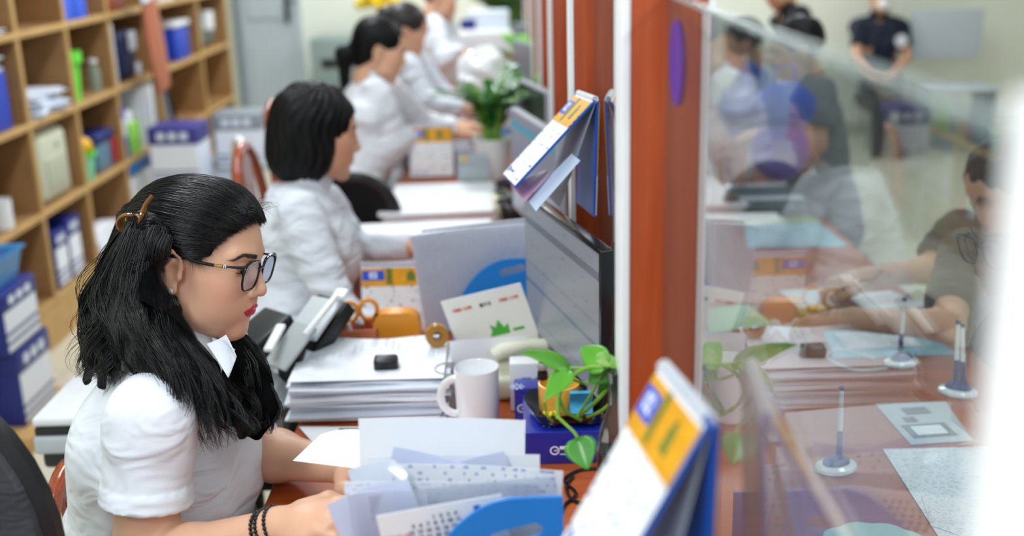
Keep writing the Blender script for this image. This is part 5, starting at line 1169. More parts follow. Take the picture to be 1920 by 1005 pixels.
def mass1(p):
    d = cap1(p)
    Rr = [[.012, .017, .018, .007, .001], [.015, .021, .020, .009, .001], [.016, .022, .024, .013, .002], [.013, .019, .021, .016, .004], [.010, .015, .016, .013, .004], [.006, .010, .013, .012, .004], [.003, .005, .006, .006, .003]]
    for g, r_ in zip(G, Rr): d = smin(d, chain(p, g, r_, .02), .025)
    d = smin(d, chain(p, G2, [.026, .034, .034, .016, .003], .02), .03)
    for g in GF: d = smin(d, chain(p, g, [.01, .02, .024, .022, .008], .02), .015)
    q = (p - O1) @ Rh
    d = smax(d, -ell(q, (.002, -.088, -.004), (.026, .028, .042)), .006)      # keep the near ear clear
    return d + .0022 * np.sin(p @ A(200, 120, 12) + 4 * np.sin(p @ A(10, 30, 24))) * .5 + .003 * np.sin(p @ A(60, 60, 8) + 3 * np.sin(p[:, 2] * 30))
hr = solid('hair', mass1, O1 - A(.28, .16, .32), O1 + A(.2, .28, .17), .0034, m_hairm, w1)
# strands over the crown, combed back to the clip
rg = np.random.default_rng(11); K = 22; N = 6500
def on_cap(dirs, inf):
    c = A(-.012, 0, .052); r = A(.105, .0825, .082)
    t = 1 / np.linalg.norm(dirs / r, axis=-1, keepdims=True); p = c + dirs * t
    bump = np.exp(-(((p[..., 0:1] - .045) / .05) ** 2 + (p[..., 1:2] / .05) ** 2)) * (p[..., 2:3] > .08) * .012
    return p + dirs * (inf + bump)
HLN = A(*[(-.045,-.08,-.03),(-.035,-.082,-.005),(-.018,-.084,.03),(.006,-.083,.04),(.037,-.079,.033),(.051,-.073,.048),(.065,-.06,.069),(.080,-.04,.087),(.088,-.015,.096),(.088,.015,.096),(.080,.04,.087),(.065,.06,.069),(.03,.08,.034),(-.035,.082,-.005),(-.045,.08,-.03)])
hl = spline(HLN, 400)[rg.integers(0, 400, N)] - A(-.012, 0, .052); st = hl / A(.105, .0825, .082); st = st * A(.105, .0825, .082)
st /= np.linalg.norm(st, axis=1, keepdims=True)
mixf = np.where(rg.random((N, 1)) < .55, 0, rg.random((N, 1)) * .8); st = st * (1 - mixf) + _n(CL - A(-.012, 0, .052)) * mixf + rg.normal(0, .025, st.shape) * (1 + 4 * mixf)
st /= np.linalg.norm(st, axis=1, keepdims=True)
en = _n(CL - A(-.012, 0, .052)) + rg.normal(0, .07, (N, 3)) * A(.5, 1.4, 1.0); en /= np.linalg.norm(en, axis=1, keepdims=True)
tt = np.linspace(0, 1, K)[None, :, None]; om = np.arccos(np.clip((st * en).sum(1), -1, 1))[:, None, None]
sl = (np.sin((1 - tt) * om) * st[:, None] + np.sin(tt * om) * en[:, None]) / np.maximum(np.sin(om), 1e-3)
sl /= np.linalg.norm(sl, axis=2, keepdims=True)
Pl = on_cap(sl, rg.uniform(-.001, .0035, (N, 1, 1)) + .0035 * np.sin(tt * 3 + rg.uniform(0, 6, (N, 1, 1))) * .5)
Pw = O1 + Pl @ Rh.T
Rr = np.repeat(rg.uniform(.00025, .0006, (N, 1)), K, 1) * np.clip(np.minimum(np.linspace(0, 1, K) * 8 + .3, 1), 0, 1)[None]
strands('hair_strands', Pw, Rr, m_hair, hr)
# long waving strands
def lock(g, N, spread, r0, wav, seed, K=34, ext=.03):
    rg = np.random.default_rng(seed); g = np.array(g); base = spline(g, K); tng = np.gradient(base, axis=0); tng /= np.linalg.norm(tng, axis=1, keepdims=True)
    a = np.cross(tng, A(0, 1, .1)); a /= np.linalg.norm(a, axis=1, keepdims=True); b = np.cross(tng, a)
    s = np.interp(np.linspace(0, 1, K), np.linspace(0, 1, len(spread)), spread); z = np.linspace(0, 1, K)[None]
    nc = max(6, N // 24); cid = rg.integers(0, nc, N); cth = rg.uniform(0, 2 * PI, nc); crad = np.sqrt(rg.uniform(.15, 1, nc)); cph = rg.uniform(0, 6.28, nc); cfr = rg.uniform(9, 16, nc); cam_ = rg.uniform(.5, 1.5, nc)
    th = cth[cid] + rg.normal(0, .28, N) ; rad = crad[cid] + rg.normal(0, .13, N); ph = (cph[cid] + rg.normal(0, .25, N))[:, None]; fr = cfr[cid][:, None]
    amp = wav * z ** 1.2 * cam_[cid][:, None]
    tip = 1 - .55 * z ** 3
    ua = (rad * np.cos(th))[:, None] * s[None] * tip + amp * np.sin(fr * z + ph); ub = (rad * np.sin(th))[:, None] * s[None] * tip + amp * np.cos(fr * z * .8 + ph)
    P_ = base[None] + a[None] * ua[..., None] + b[None] * ub[..., None]
    ln = rg.uniform(.8, 1.0, N)
    idx = np.clip(ln[:, None] * np.linspace(0, 1, K)[None] * (K - 1), 0, K - 1.001); i0 = idx.astype(int); f = (idx - i0)[..., None]; ar = np.arange(N)[:, None]
    P_ = P_[ar, i0] * (1 - f) + P_[ar, np.minimum(i0 + 1, K - 1)] * f
    R_ = r0 * rg.uniform(.5, 1.3, N)[:, None] * np.minimum(1, (1.02 - z) * 4)
    q = (P_ - O1) @ Rh; nearr = (((q[..., 0] - .002) / .019) ** 2 + ((q[..., 2] - .0) / .031) ** 2 < 1) & (q[..., 1] < -.06); face = (q[..., 0] > .026) & (q[..., 2] > -.06) & (q[..., 2] < .1) & (np.abs(q[..., 1]) < .12)
    b_ = nearr | face; keep = ~b_[:, 0]; return P_[keep], R_[keep] * (np.cumprod(~b_[keep], axis=1) * .98 + .02)
PP, RR = [], []
SP = [[.018, .025, .031, .025, .018], [.024, .032, .036, .028, .016], [.027, .034, .037, .028, .014], [.024, .031, .033, .028, .018], [.019, .025, .027, .024, .014], [.011, .016, .021, .021, .014], [.005, .009, .012, .013, .010]]
for i, (g, s) in enumerate(zip(G, SP)):
    a, b = lock(g, 560, s, .00075, .021, 40 + i); PP.append(a); RR.append(b)
    a, b = lock(g, 45, [x * 1.2 for x in s], .0004, .028, 80 + i); PP.append(a); RR.append(b)
for i, g in enumerate(GF): a, b = lock(g, 380, [.01, .02, .026, .026, .016], .001, .018, 60 + i); PP.append(a); RR.append(b)
for i, g in enumerate([D3((300, 425, 1.625), (290, 462, 1.62), (286, 520, 1.63), (296, 580, 1.625), (330, 650, 1.61)), D3((312, 440, 1.62), (300, 470, 1.615), (294, 520, 1.625), (312, 590, 1.63), (352, 660, 1.61)), D3((285, 430, 1.64), (275, 480, 1.63), (268, 540, 1.625), (280, 600, 1.61), (320, 680, 1.59))]):
    a, b = lock(g, 420, [.010, .014, .014, .018, .02], .0007, .006, 90 + i); PP.append(a); RR.append(b)
a, b = lock(G2, 350, [.03, .042, .048, .04, .02], .0012, .014, 70); PP.append(a); RR.append(b)
strands('hair_strands', np.concatenate(PP), np.concatenate(RR), m_hair, hr)
# strands lying on the hair mass, following the locks
me_ = hr.data; vc = np.empty(len(me_.vertices) * 3, np.float32); me_.vertices.foreach_get('co', vc); vc = vc.reshape(-1, 3).astype(float)
ql = (vc - O1) @ Rh; ok = (ql[:, 2] < .08) & (ql[:, 0] < .03) & ~((ql[:, 0] > .0) & (ql[:, 2] > .04))
sd = vc[ok]; rg = np.random.default_rng(21); N = 11000; p_ = sd[rg.integers(0, len(sd), N)] + rg.normal(0, .0015, (N, 3)); K = 20
gs = np.concatenate([spline(g, 24) for g in G + [G2] + GF]); gt_ = np.concatenate([np.gradient(spline(g, 24), axis=0) for g in G + [G2] + GF]); gt_ /= np.linalg.norm(gt_, axis=1, keepdims=True)
ph = (np.round(p_ @ A(28, 22, 4)) * 1.9)[:, None]; path = [p_]
off_ = rg.uniform(.0002, .0028, N)
def gradf(p):
    f0 = mass1(p); g = np.stack([mass1(p + A(.0015, 0, 0)) - f0, mass1(p + A(0, .0015, 0)) - f0, mass1(p + A(0, 0, .0015)) - f0], 1) / .0015; return f0, g / np.maximum(np.linalg.norm(g, axis=1, keepdims=True), .2)
for k in range(K - 1):
    p = path[-1]; d2 = ((p[:, None] - gs[None]) ** 2).sum(2); w_ = np.exp(-d2 / .0006) + 1e-9; tg = (w_[..., None] * gt_[None]).sum(1) / w_.sum(1, keepdims=True)
    q = (p - O1) @ Rh; t_ = np.clip((.035 - q[:, 2:3]) / .05, 0, 1); dv = tg * t_ + (Rh @ A(-1, 0, -.55))[None] * (1 - t_)
    dv += .38 * np.sin(ph + k * .75) * np.stack([np.ones(N) * .8, np.ones(N) * -.4, np.zeros(N)], 1) * t_
    dv /= np.linalg.norm(dv, axis=1, keepdims=True); p = p + dv * .0062
    f0, g = gradf(p); p = p - (f0 - off_)[:, None] * g * .9; path.append(p)
P_ = np.stack(path, 1); q = (P_ - O1) @ Rh
bad = ((((q[..., 0] - .002) / .019) ** 2 + ((q[..., 2] + .002) / .034) ** 2 < 1) & (q[..., 1] < -.06)) | ((q[..., 0] > .03) & (q[..., 2] > -.07) & (q[..., 1] < .05))
keep_ = ~bad[:, 0]; P_ = P_[keep_]; vis_ = np.cumprod(~bad[keep_], axis=1); zz_ = np.linspace(0, 1, K)[None]
strands('hair_strands', P_, rg.uniform(.0003, .0007, (len(P_), 1)) * np.minimum(1, np.minimum(zz_ * 6 + .2, (1.02 - zz_) * 4)) * (vis_ * .98 + .02), m_hair, hr)
# short loose hairs at the forehead and temple
N = 150; K = 10; rg = np.random.default_rng(5); z = np.linspace(0, 1, K)[None, :, None]
s0 = np.stack([rg.uniform(.055, .082, N), rg.uniform(-.05, .04, N), rg.uniform(.1, .122, N)], 1)[:, None]
dr = np.stack([rg.uniform(.25, 1.0, N), rg.normal(0, .3, N), rg.uniform(-.1, .9, N)], 1)[:, None]
ln = rg.uniform(.012, .034, N)[:, None, None]; P_ = s0 + dr * ln * z + A(.0, 0, -.02) * z ** 2 * rg.uniform(.1, 1.2, (N, 1, 1))
strands('hair_strands', O1 + P_ @ Rh.T, np.repeat(rg.uniform(.00018, .00032, (N, 1)), K, 1) * (1.05 - z[..., 0]), m_hair, hr)
N = 70; s0 = np.stack([rg.uniform(.012, .035, N), rg.uniform(-.072, -.068, N), rg.uniform(.03, .05, N)], 1)[:, None]
P_ = s0 + A(.008, -.004, -.028) * z * rg.uniform(.4, 1.1, (N, 1, 1)) + A(-.012, 0, 0) * z ** 2 * rg.uniform(-1, 1, (N, 1, 1))
strands('hair_strands', O1 + P_ @ Rh.T, np.repeat(rg.uniform(.0002, .00035, (N, 1)), K, 1) * (1.05 - z[..., 0]), m_hair, hr)
# claw clip
ct = thing('hair_claw', 'translucent amber hair claw holding the long dark hair of the woman with glasses', 'hair clip', tuple(at(243, 418, 1.69)))
m_amb = mat('amber_clip', '#a86f32', .12, trans=.55, coat=.8, var=.3); ci = np.array(ct.location)
def cpt(x, y, D): return tuple(np.array(at(x, y, D)) - ci)
obj('claw', MB().tube([tuple(v) for v in spline([cpt(285, 368, 1.655), cpt(272, 385, 1.645), cpt(264, 408, 1.64), cpt(262, 430, 1.65), cpt(266, 445, 1.665)], 16)], .0026, 8, flat=1.5), m_amb, ct)
obj('claw', MB().tube([tuple(v) for v in spline([cpt(276, 392, 1.665), cpt(258, 400, 1.67), cpt(246, 402, 1.68), cpt(262, 406, 1.65), cpt(264, 432, 1.66)], 16)], .0022, 8, flat=1.3), m_amb, ct)
obj('spring_loop', MB().tube([cpt(240 + 18 * math.cos(a), 418 + 15 * math.sin(a), 1.675 + .01 * math.sin(a)) for a in np.linspace(0, 2 * PI, 22)[:-1]], .0036, 9, closed=True, flat=1.3), m_amb, ct)
obj('spring', MB().tube([cpt(234 + 14 * t_, 412 + 4 * math.sin(t_ * 40), 1.688) for t_ in np.linspace(0, 1, 24)], .0008, 5), m_gold, ct)
# ---------------------------------------------------------------- the other clerks
def V3(*a): return np.array(at(*a))
r0 = math.radians
h2 = V3(592, 258, 2.86); hp2 = V3(545, 640, 2.86)
person('woman_seated', 'woman with a black bob and long sleeved white blouse, seated second from the viewer', (hp2[0], hp2[1], 0), h2, r0(12), r0(12), sh_y=.165, hips=hp2, hair=hair_bob, skin=m_skind, shirt=m_shirt2,
    arms=[[V3(560, 400, 2.72), V3(640, 600, 2.68), V3(720, 610, 2.62), (1, .1, -.1), (0, 0, 1), 1], [V3(610, 385, 3.05), V3(665, 475, 3.05), V3(765, 462, 2.98), (1, -.1, 0), (0, 0, 1), -1]])
h3 = V3(708, 98, 4.25); hp3 = V3(660, 436, 4.3)
person('woman_seated', 'woman with a black ponytail and white blouse, seated third along the row', (hp3[0], hp3[1], 0), h3, r0(8), r0(20), hips=hp3, hair=hair_tied(True, False, .15), arms=[[V3(705, 175, 4.16), V3(745, 262, 4.25), V3(848, 250, 4.42), (1, 0, -.1), (0, 0, 1), 1], [V3(730, 170, 4.45), V3(790, 230, 4.6), V3(850, 236, 4.6), (1, 0, 0), (0, 0, 1), -1]])
h4 = V3(758, 62, 5.0); hp4 = V3(730, 350, 5.1)
person('woman_seated', 'woman with dark brown hair leaning to her desk, behind the ponytailed woman', (hp4[0], hp4[1], 0), h4, r0(5), r0(22), hips=hp4, hair=hair_tied(False, True), hmat=m_hairb, face=False, shirt=m_shirt2, skin=m_skind,
    arms=[[V3(765, 125, 4.88), V3(800, 190, 4.85), V3(862, 205, 4.82), (1, 0, -.1), (0, 0, 1), 1], [V3(785, 120, 5.15), V3(830, 180, 5.1), V3(880, 195, 5.0), (1, 0, 0), (0, 0, 1), -1]])
h5 = V3(822, -2, 5.9); hp5 = V3(800, 282, 5.95)
person('woman_seated', 'woman in white blouse farthest along the row, head cut by the frame', (hp5[0], hp5[1], 0), h5, r0(0), r0(15), hips=hp5, hair=hair_short, face=False,
    arms=[[V3(815, 50, 5.78), V3(835, 110, 5.75), V3(862, 95, 5.7), (1, -.1, -.4), (0, 0, 1), 1], [V3(835, 45, 6.05), V3(855, 100, 6.0), V3(875, 105, 5.9), (1, 0, 0), (0, 0, 1), -1]])
# ---------------------------------------------------------------- customers beyond the glass
m_gsh = cloth('grey_tshirt', '#6f777c'); m_navs = cloth('navy_tshirt', '#131b2e'); m_blk = cloth('black_tshirt', '#111319'); m_blu = cloth('blue_shirt', '#1f4fb0'); m_dk = cloth('charcoal_shirt', '#2b2e33')
g1 = V3(1500, 100, 4.15); gh = V3(1545, 400, 4.2)
person('customer_seated', 'customer in a grey t-shirt seated at the counter, turned to the glass, seen through it', (gh[0], gh[1], 0), g1, r0(175), r0(18), hips=gh, hair=hair_short, face=False, shirt=m_gsh, skin=m_skind, sleeve=.7,
    arms=[[V3(1535, 175, 3.98), V3(1530, 270, 3.95), V3(1450, 255, 3.98), (-1, 0, 0), (0, 0, 1), -1], [V3(1520, 170, 4.35), V3(1500, 260, 4.35), V3(1440, 250, 4.25), (-1, 0, 0), (0, 0, 1), 1]])
g2 = V3(1395, 85, 5.6); gh = V3(1410, 290, 5.65)
person('customer_seated', 'customer in a bright blue shirt beyond the grey shirted customer, blurred', (gh[0], gh[1], 0), g2, r0(178), r0(12), hips=gh, hair=hair_short, face=False, shirt=m_blu, skin=m_skind,
    arms=[[V3(1405, 140, 5.5), V3(1400, 215, 5.45), V3(1350, 215, 5.45), (-1, 0, 0), (0, 0, 1), -1], [V3(1405, 135, 5.75), V3(1390, 205, 5.75), V3(1345, 210, 5.7), (-1, 0, 0), (0, 0, 1), 1]])
g3 = V3(1462, -22, 6.4); gh = V3(1530, 250, 6.5)
person('customer_seated', 'customer in a black top leaning over, above the glass edge', (gh[0], gh[1], 0), g3, r0(185), r0(35), hips=gh, hair=hair_short, face=False, shirt=m_blk, skin=m_skind, sleeve=.6,
    arms=[[V3(1500, 30, 6.25), V3(1470, 110, 6.2), V3(1430, 110, 6.2), (-1, 0, 0), (0, 0, 1), -1], [V3(1500, 30, 6.6), V3(1465, 100, 6.6), V3(1425, 100, 6.5), (-1, 0, 0), (0, 0, 1), 1]])
g4 = V3(1652, -4, 8.3); gh = V3(1652, 168, 8.4); gk = g4 + A(.02, .06, -.17)
person('customer_seated', 'masked customer in a navy t-shirt seated far behind, facing the counter', (gh[0], gh[1], 0), g4, r0(-97), r0(8), hips=gh, hair=hair_short, face=False, shirt=m_navs, skin=m_skind, sleeve=.6,
    arms=[[V3(1615, 52, 8.35), V3(1605, 110, 8.3), V3(1630, 140, 8.0), (.6, -.6, 0), (0, 0, 1), -1], [V3(1690, 52, 8.35), V3(1700, 110, 8.3), V3(1675, 140, 8.0), (-.6, -.6, 0), (0, 0, 1), 1]])
mk = thing('face_mask', 'white face mask on the navy shirted customer', 'mask', tuple(g4 + A(0, -.075, -.04))); obj('mask', MB().ball((0, 0, 0), (.055, .045, .045)), m_white, mk)
sc_ = obj('shirt_logo', MB().lathe([(0, 0), (.045, 0), (.045, .004), (0, .004)], 20, T(*(g4 + A(.11, -.185, -.30))) @ RXm(PI / 2)), m_paperb, None); tag(sc_, 'round white emblem on the navy t-shirt of the masked customer', 'emblem')
h6 = V3(1895, 352, 2.74); gh = V3(1900, 760, 2.85); gh[2] = .60
person('customer_writing', 'customer in a charcoal shirt bending over papers on the counter behind the glass, arms stretched', (gh[0], gh[1], 0), h6, r0(190), r0(35), hips=gh, hair=hair_short, face=False, shirt=m_dk, skin=m_skind, sleeve=.78,
    arms=[[V3(1815, 480, 2.56), V3(1775, 610, 2.38), V3(1600, 598, 2.42), (-1, .05, -.05), (0, 0, 1), -1, (.6,)], [V3(1800, 440, 2.84), V3(1745, 505, 2.80), V3(1625, 520, 2.74), (-1, -.15, -.1), (0, 0, 1), 1, (.8,)]], thighs=True)
# stools under the customers
def stool(x, y, label):
    t = thing('stool', label, 'stool', (x, y, 0), 0, 'customer stools'); obj('seat', MB().lathe([(0, .41), (.17, .41), (.18, .425), (.17, .44), (0, .44)], 28), m_gm2, t)
    for k in range(4):
        a = PI / 4 + k * PI / 2; obj('leg', MB().tube([(.12 * math.cos(a), .12 * math.sin(a), .41), (.18 * math.cos(a), .18 * math.sin(a), 0)], .012, 8), m_chrome, t)
for (px, py_, D_), lab in (((1545, 400, 4.2), 'grey stool under the grey shirted customer'), ((1410, 290, 5.65), 'grey stool under the blue shirted customer'), ((1530, 250, 6.5), 'grey stool under the black shirted customer'), ((1652, 168, 8.4), 'grey stool under the masked customer'), ((1900, 760, 2.85), 'grey stool under the charcoal shirted customer')):
    v_ = at(px, py_, D_); stool(v_.x, v_.y, lab)
# handbags held by the customers
t = thing('shopping_bag', 'crumpled blue and violet bag held by the grey shirted customer', 'bag', tuple(V3(1468, 235, 3.8)))
b = MB(); b.ball((0, 0, .06), (.11, .08, .09)); obj('bag_top', b, mat('bag_blue', '#0f50d0', .35, var=.3, scale=20), t); b = MB(); b.ball((-.01, -.02, -.08), (.1, .07, .11)); obj('bag_bottom', b, mat('bag_violet', '#6a4fc8', .4, var=.3, scale=25), t)
obj('handle', MB().tube([(-.04, 0, .12), (-.03, 0, .2), (.03, 0, .2), (.04, 0, .12)], .006), mat('bag_violet', '#6a4fc8', .4), t)

# ---------------------------------------------------------------- chairs
m_rw = wood('red_bentwood', '#8e3a1c', '#a4502c', .22, (6, 6, 2), coat=.6)
def wood_chair(loc, rz, label, m=None, grp='bentwood chairs'):
    m = m or m_rw; t = thing('bentwood_chair', label, 'chair', loc, rz, grp)
    obj('seat', MB().lathe([(0, .43), (.2, .43), (.215, .445), (.2, .46), (0, .455)], 32), m if m is not m_rw else mat('red_seat', '#a8202c', .5), t)
    P_ = [(-.2, -.17, .44), (-.215, -.175, .65), (-.235, -.165, .85), (-.25, -.11, 1.0), (-.255, 0, 1.06), (-.25, .11, 1.0), (-.235, .165, .85), (-.215, .175, .65), (-.2, .17, .44)]
    obj('back_arch', MB().tube([tuple(x) for x in spline(P_, 40)], .017, 10), m, t)
    obj('back_splat', MB().grid(lambda u, v: (-.205 - .05 * v, (u - .5) * (.1 + .03 * math.sin(PI * v)), .46 + v * .58), 4, 12, .012), m, t)
    for a, c in ((-.15, -.15), (-.15, .15), (.14, -.15), (.14, .15)): obj('leg', MB().tube([(a, c, .43), (a * 1.25, c * 1.2, 0)], [.018, .014], 8), m, t)
    obj('stretcher', MB().tube([(.16 * math.cos(a), .16 * math.sin(a), .22) for a in np.linspace(0, 2 * PI, 24)[:-1]], .009, 8, closed=True), m, t)
    return t
q = at(455, 258, 3.3); wood_chair((q.x + .25, q.y, 0), 0, 'glossy red brown chair with arched back, empty behind the bob haired woman')
q = at(512, 190, 4.15); wood_chair((q.x + .25, q.y, 0), 0, 'red brown arched chair mostly hidden behind the bob haired woman')
q = at(440, 214, 3.85); wood_chair((q.x + .22, q.y + .0, 0), .5, 'white arched chair behind the glossy red brown chair', m_white).scale = (.85, .8, .94)
wc = wood_chair((hip1[0] + .05, hip1[1] + .03, 0), -.05, 'dark red chair under the woman with glasses'); wc.scale = (.9, .8, .76)
def office_chair(loc, rz, label, w=.46, h=.5, zc=.78, m=None, oval=True):
    t = thing('office_chair', label, 'chair', loc, rz, 'office chairs'); m = m or cloth('chair_fabric', '#2c2e33')
    n = 18
    def fn(u, v):
        a = (u - .5) * 2; c = (v - .5) * 2; y = a * math.sqrt(max(0, 1 - c * c / 2)) * w / 2; z = c * math.sqrt(max(0, 1 - a * a / 2)) * h / 2
        return (-.22 - .05 * (z / h) - .0 + .35 * y * y, y, zc + z)
    obj('backrest', MB().grid(fn, n, n, .05), m, t)
    bm = bpy.data.meshes
    rim = [fn(.5 + .5 * x, .5 + .5 * y_) for x, y_ in [(math.cos(a) if abs(math.cos(a)) > abs(math.sin(a)) else math.cos(a), math.sin(a)) for a in np.linspace(0, 2 * PI, 40)[:-1]]]
    obj('back_rim', MB().tube([(-.235 + .35 * (w / 2 * math.cos(a)) ** 2 - .05 * math.sin(a) / 2, w / 2 * math.cos(a), zc + h / 2 * math.sin(a)) for a in np.linspace(0, 2 * PI, 40)[:-1]], .02, 8, closed=True), m_black, t)
    obj('seat', MB().box((.02, 0, .46), (.46, .46, .08), r=.035), m, t); obj('seat_bracket', MB().tube([(-.22, 0, zc), (-.27, 0, .55), (-.1, 0, .41)], .016, 8), m_black, t)
    obj('pedestal', MB().tube([(0, 0, .42), (0, 0, .08)], .025, 10), m_black, t)
    for k in range(5):
        a = 2 * PI * k / 5; obj('leg', MB().tube([(0, 0, .09), (.28 * math.cos(a), .28 * math.sin(a), .06)], .018, 8), m_black, t); obj('caster', MB().ball((.28 * math.cos(a), .28 * math.sin(a), .027), .026, nu=12, nv=8), m_black, t)
    return t
q = at(-232, 1080, 1.35); office_chair((q.x + .04, q.y - .216, 0), -1.37, 'dark charcoal office chair with rounded back, cut off at the lower left corner', w=.41, h=.50, zc=q.z, m=cloth('charcoal_fabric', '#35373c'))
q = at(692, 385, 3.6); office_chair((q.x, q.y + .22, 0), PI / 2 - .15, 'black office chair with an oval back between the bob haired and ponytailed women', w=.25, h=.26, zc=q.z - .03, m=cloth('black_fabric', '#0f1115'))
o = obj('red_cushion', MB().box((0, 0, .03), (.2, .2, .06), r=.025), mat('red_cushion', '#c01838', .7), None); place(o, at_z(690, 455, .6) + Vector((0, .0, 0))); tag(o, 'bright red cushion below the black oval backed chair', 'cushion')
# ---------------------------------------------------------------- printers
t = thing('printer', 'silver and black printer on a low stand behind the woman with glasses', 'printer', tuple(at(150, 878, 2.3) + Vector((.085, 0, 0))), 0)
obj('lower_body', MB().box((.02, .11, .018), (.36, .22, .036), r=.01), m_black, t); obj('middle_body', MB().box((.02, .11, .056), (.38, .24, .042), r=.01), mat('silver_plastic', '#b5bac2', .3), t)
obj('scanner_gap', MB().box((.02, .11, .085), (.37, .23, .018), r=.004), m_black, t); obj('lid', MB().box((.02, .115, .104), (.38, .235, .022), r=.009), mat('pale_plastic', '#dfe2e6', .25), t)
obj('lid_rear_strip', MB().box((.04, .225, .112), (.3, .03, .016), r=.004), m_black, t)
lp = t.location; t2 = thing('side_table', 'low beige table carrying the silver printer', 'table', (lp.x + .02, lp.y + .16, 0)); obj('tabletop', MB().box((.04, -.04, lp.z - .016), (.30, .2, .025), r=.004), m_beige, t2)
for a in (-.08, .16):
    for c in (-.11, .03): obj('leg', MB().box((a, c, (lp.z - .03) / 2), (.03, .03, lp.z - .03)), m_beige, t2)
m_pg = mat('printer_grey', '#aeb3b6', .35); m_pd = mat('printer_dark', '#2a2d31', .3)
pc = at(505, 770, 2.3)
t = thing('scanner', 'black and grey document scanner with raised slanted trays beside the paper pile', 'scanner', (pc.x, pc.y, .60))
c_ = V3(0, 0, 1) * 0 + A(pc.x, pc.y, .6)
def lp_(x, y, D): return Vector(at(x, y, D)) - Vector(tuple(c_))
def slab(nm, a, b, wy, th, m, y0=0.0, tp=.0):
    a, b = Vector(a), Vector(b); x = (b - a); L_ = x.length; M = frame_of(a + Vector((0, y0, 0)), x, Vector((0, 0, 1)).cross(x).cross(x) * -1)
    obj(nm, MB().box((L_ / 2, 0, 0), (L_, wy, th), r=min(.006, th * .4)), m, t).matrix_basis = M
obj('body', MB().box((.0, .08, .1), (.16, .22, .22), r=.03), m_pg, t)
obj('black_side', MB().box((.06, .08, .12), (.06, .24, .24), r=.02), m_black, t)
slab('rear_tray', lp_(530, 722, 2.25), lp_(626, 580, 2.32), .10, .035, m_black, .05)
slab('paper_tray', lp_(513, 692, 2.2), lp_(573, 612, 2.24), .07, .008, m_pg, .01)
slab('upper_tray', lp_(560, 640, 2.24), lp_(612, 566, 2.3), .08, .008, mat('tray_pale', '#c3c8cc', .35), .02)
slab('tray_edge', lp_(572, 628, 2.2), lp_(632, 553, 2.26), .014, .010, m_white, .0)
slab('tray_tip', lp_(634, 560, 2.28), lp_(644, 543, 2.3), .03, .012, m_white, .0)
slab('top_cover', lp_(446, 668, 2.24), lp_(518, 606, 2.3), .09, .03, m_pd, .05)
slab('cover_edge', lp_(504, 655, 2.2), lp_(530, 606, 2.26), .02, .010, m_white, -.01)
slab('inner_frame', lp_(500, 690, 2.24), lp_(545, 625, 2.3), .08, .03, m_black, .05)
slab('lower_cover', lp_(462, 705, 2.2), lp_(530, 768, 2.18), .12, .01, m_pg, 0)
t2 = thing('side_table', 'dark low stand under the slanted tray scanner', 'table', (pc.x, pc.y + .08, 0)); obj('tabletop', MB().box((0, 0, .585), (.26, .32, .025), r=.004), m_black, t2)
for a in (-.1, .1):
    for c in (-.13, .13): obj('leg', MB().box((a, c, .286), (.03, .03, .572)), m_black, t2)
# ---------------------------------------------------------------- papers and things down the desks
def heap_at(px, py, w, dp, h, label, m=None, rot=0.0, n=8, seed=1, z0=DZ, messy=.06):
    q = at_z(px, py, z0); r = random.Random(seed); b = MB(); z = .0005
    for k in range(n):
        th = h / n; b.box((0, 0, z + th / 2), (w * r.uniform(.97, 1.02), dp * r.uniform(.97, 1.02), th * .9), T(r.uniform(-.006, .006), r.uniform(-.006, .006), 0) @ RZ(r.uniform(-messy, messy))); z += th
    o = obj('paper_stack', b, m or m_paper, None, smooth=False); place(o, q, rot); return tag(o, label, 'papers')
heap_at(790, 474, .42, .26, .06, 'wide white stack in front of the bob haired woman, behind the standing folders', seed=2)
heap_at(820, 408, .36, .26, .05, 'low white stack of folders before the black mouse', seed=3, rot=.1)
heap_at(830, 367, .36, .22, .02, 'thin white stack in front of the far yellow calendar', seed=4, rot=-.05)
heap_at(925, 400, .14, .2, .045, 'cream stack of slips beside the black phone', mat('cream_paper', '#e9e4c9', .6), seed=5, rot=.2)
heap_at(690, 470, .16, .2, .03, 'white papers under the sleeve of the bob haired woman', seed=6)
o = obj('computer_mouse', MB().ball((0, 0, .012), (.03, .05, .02)), m_black, None); place(o, at_z(945, 352, DZ), .3); tag(o, 'black computer mouse near the white plant pot', 'mouse')
t = thing('telephone', 'black desk phone beside the cream slips', 'phone', at_z(962, 410, DZ), .3); obj('phone_body', MB().box((0, 0, .03), (.09, .15, .06), r=.02), m_black, t); obj('handset', MB().tube([(-.02, -.07, .075), (-.02, 0, .09), (-.02, .07, .075)], [.017, .012, .017], 10), m_black, t)
t = thing('acrylic_sign', 'clear acrylic stand holding a grey speckled card beside the far calendar', 'sign', at_z(888, 350, DZ), -.1); obj('card', MB().box((0, 0, .065), (.115, .002, .12)), mat('speckled_card', '#cfd3d6', .5, var=.5, scale=160), t); obj('acrylic', MB().box((0, -.003, .067), (.12, .003, .13)).box((0, .02, .002), (.12, .06, .003)), glassy('acrylic', '#f4f7f8', 1.49), t); obj('sticker', MB().box((-.03, -.006, .105), (.02, .001, .016)), m_yel, t)
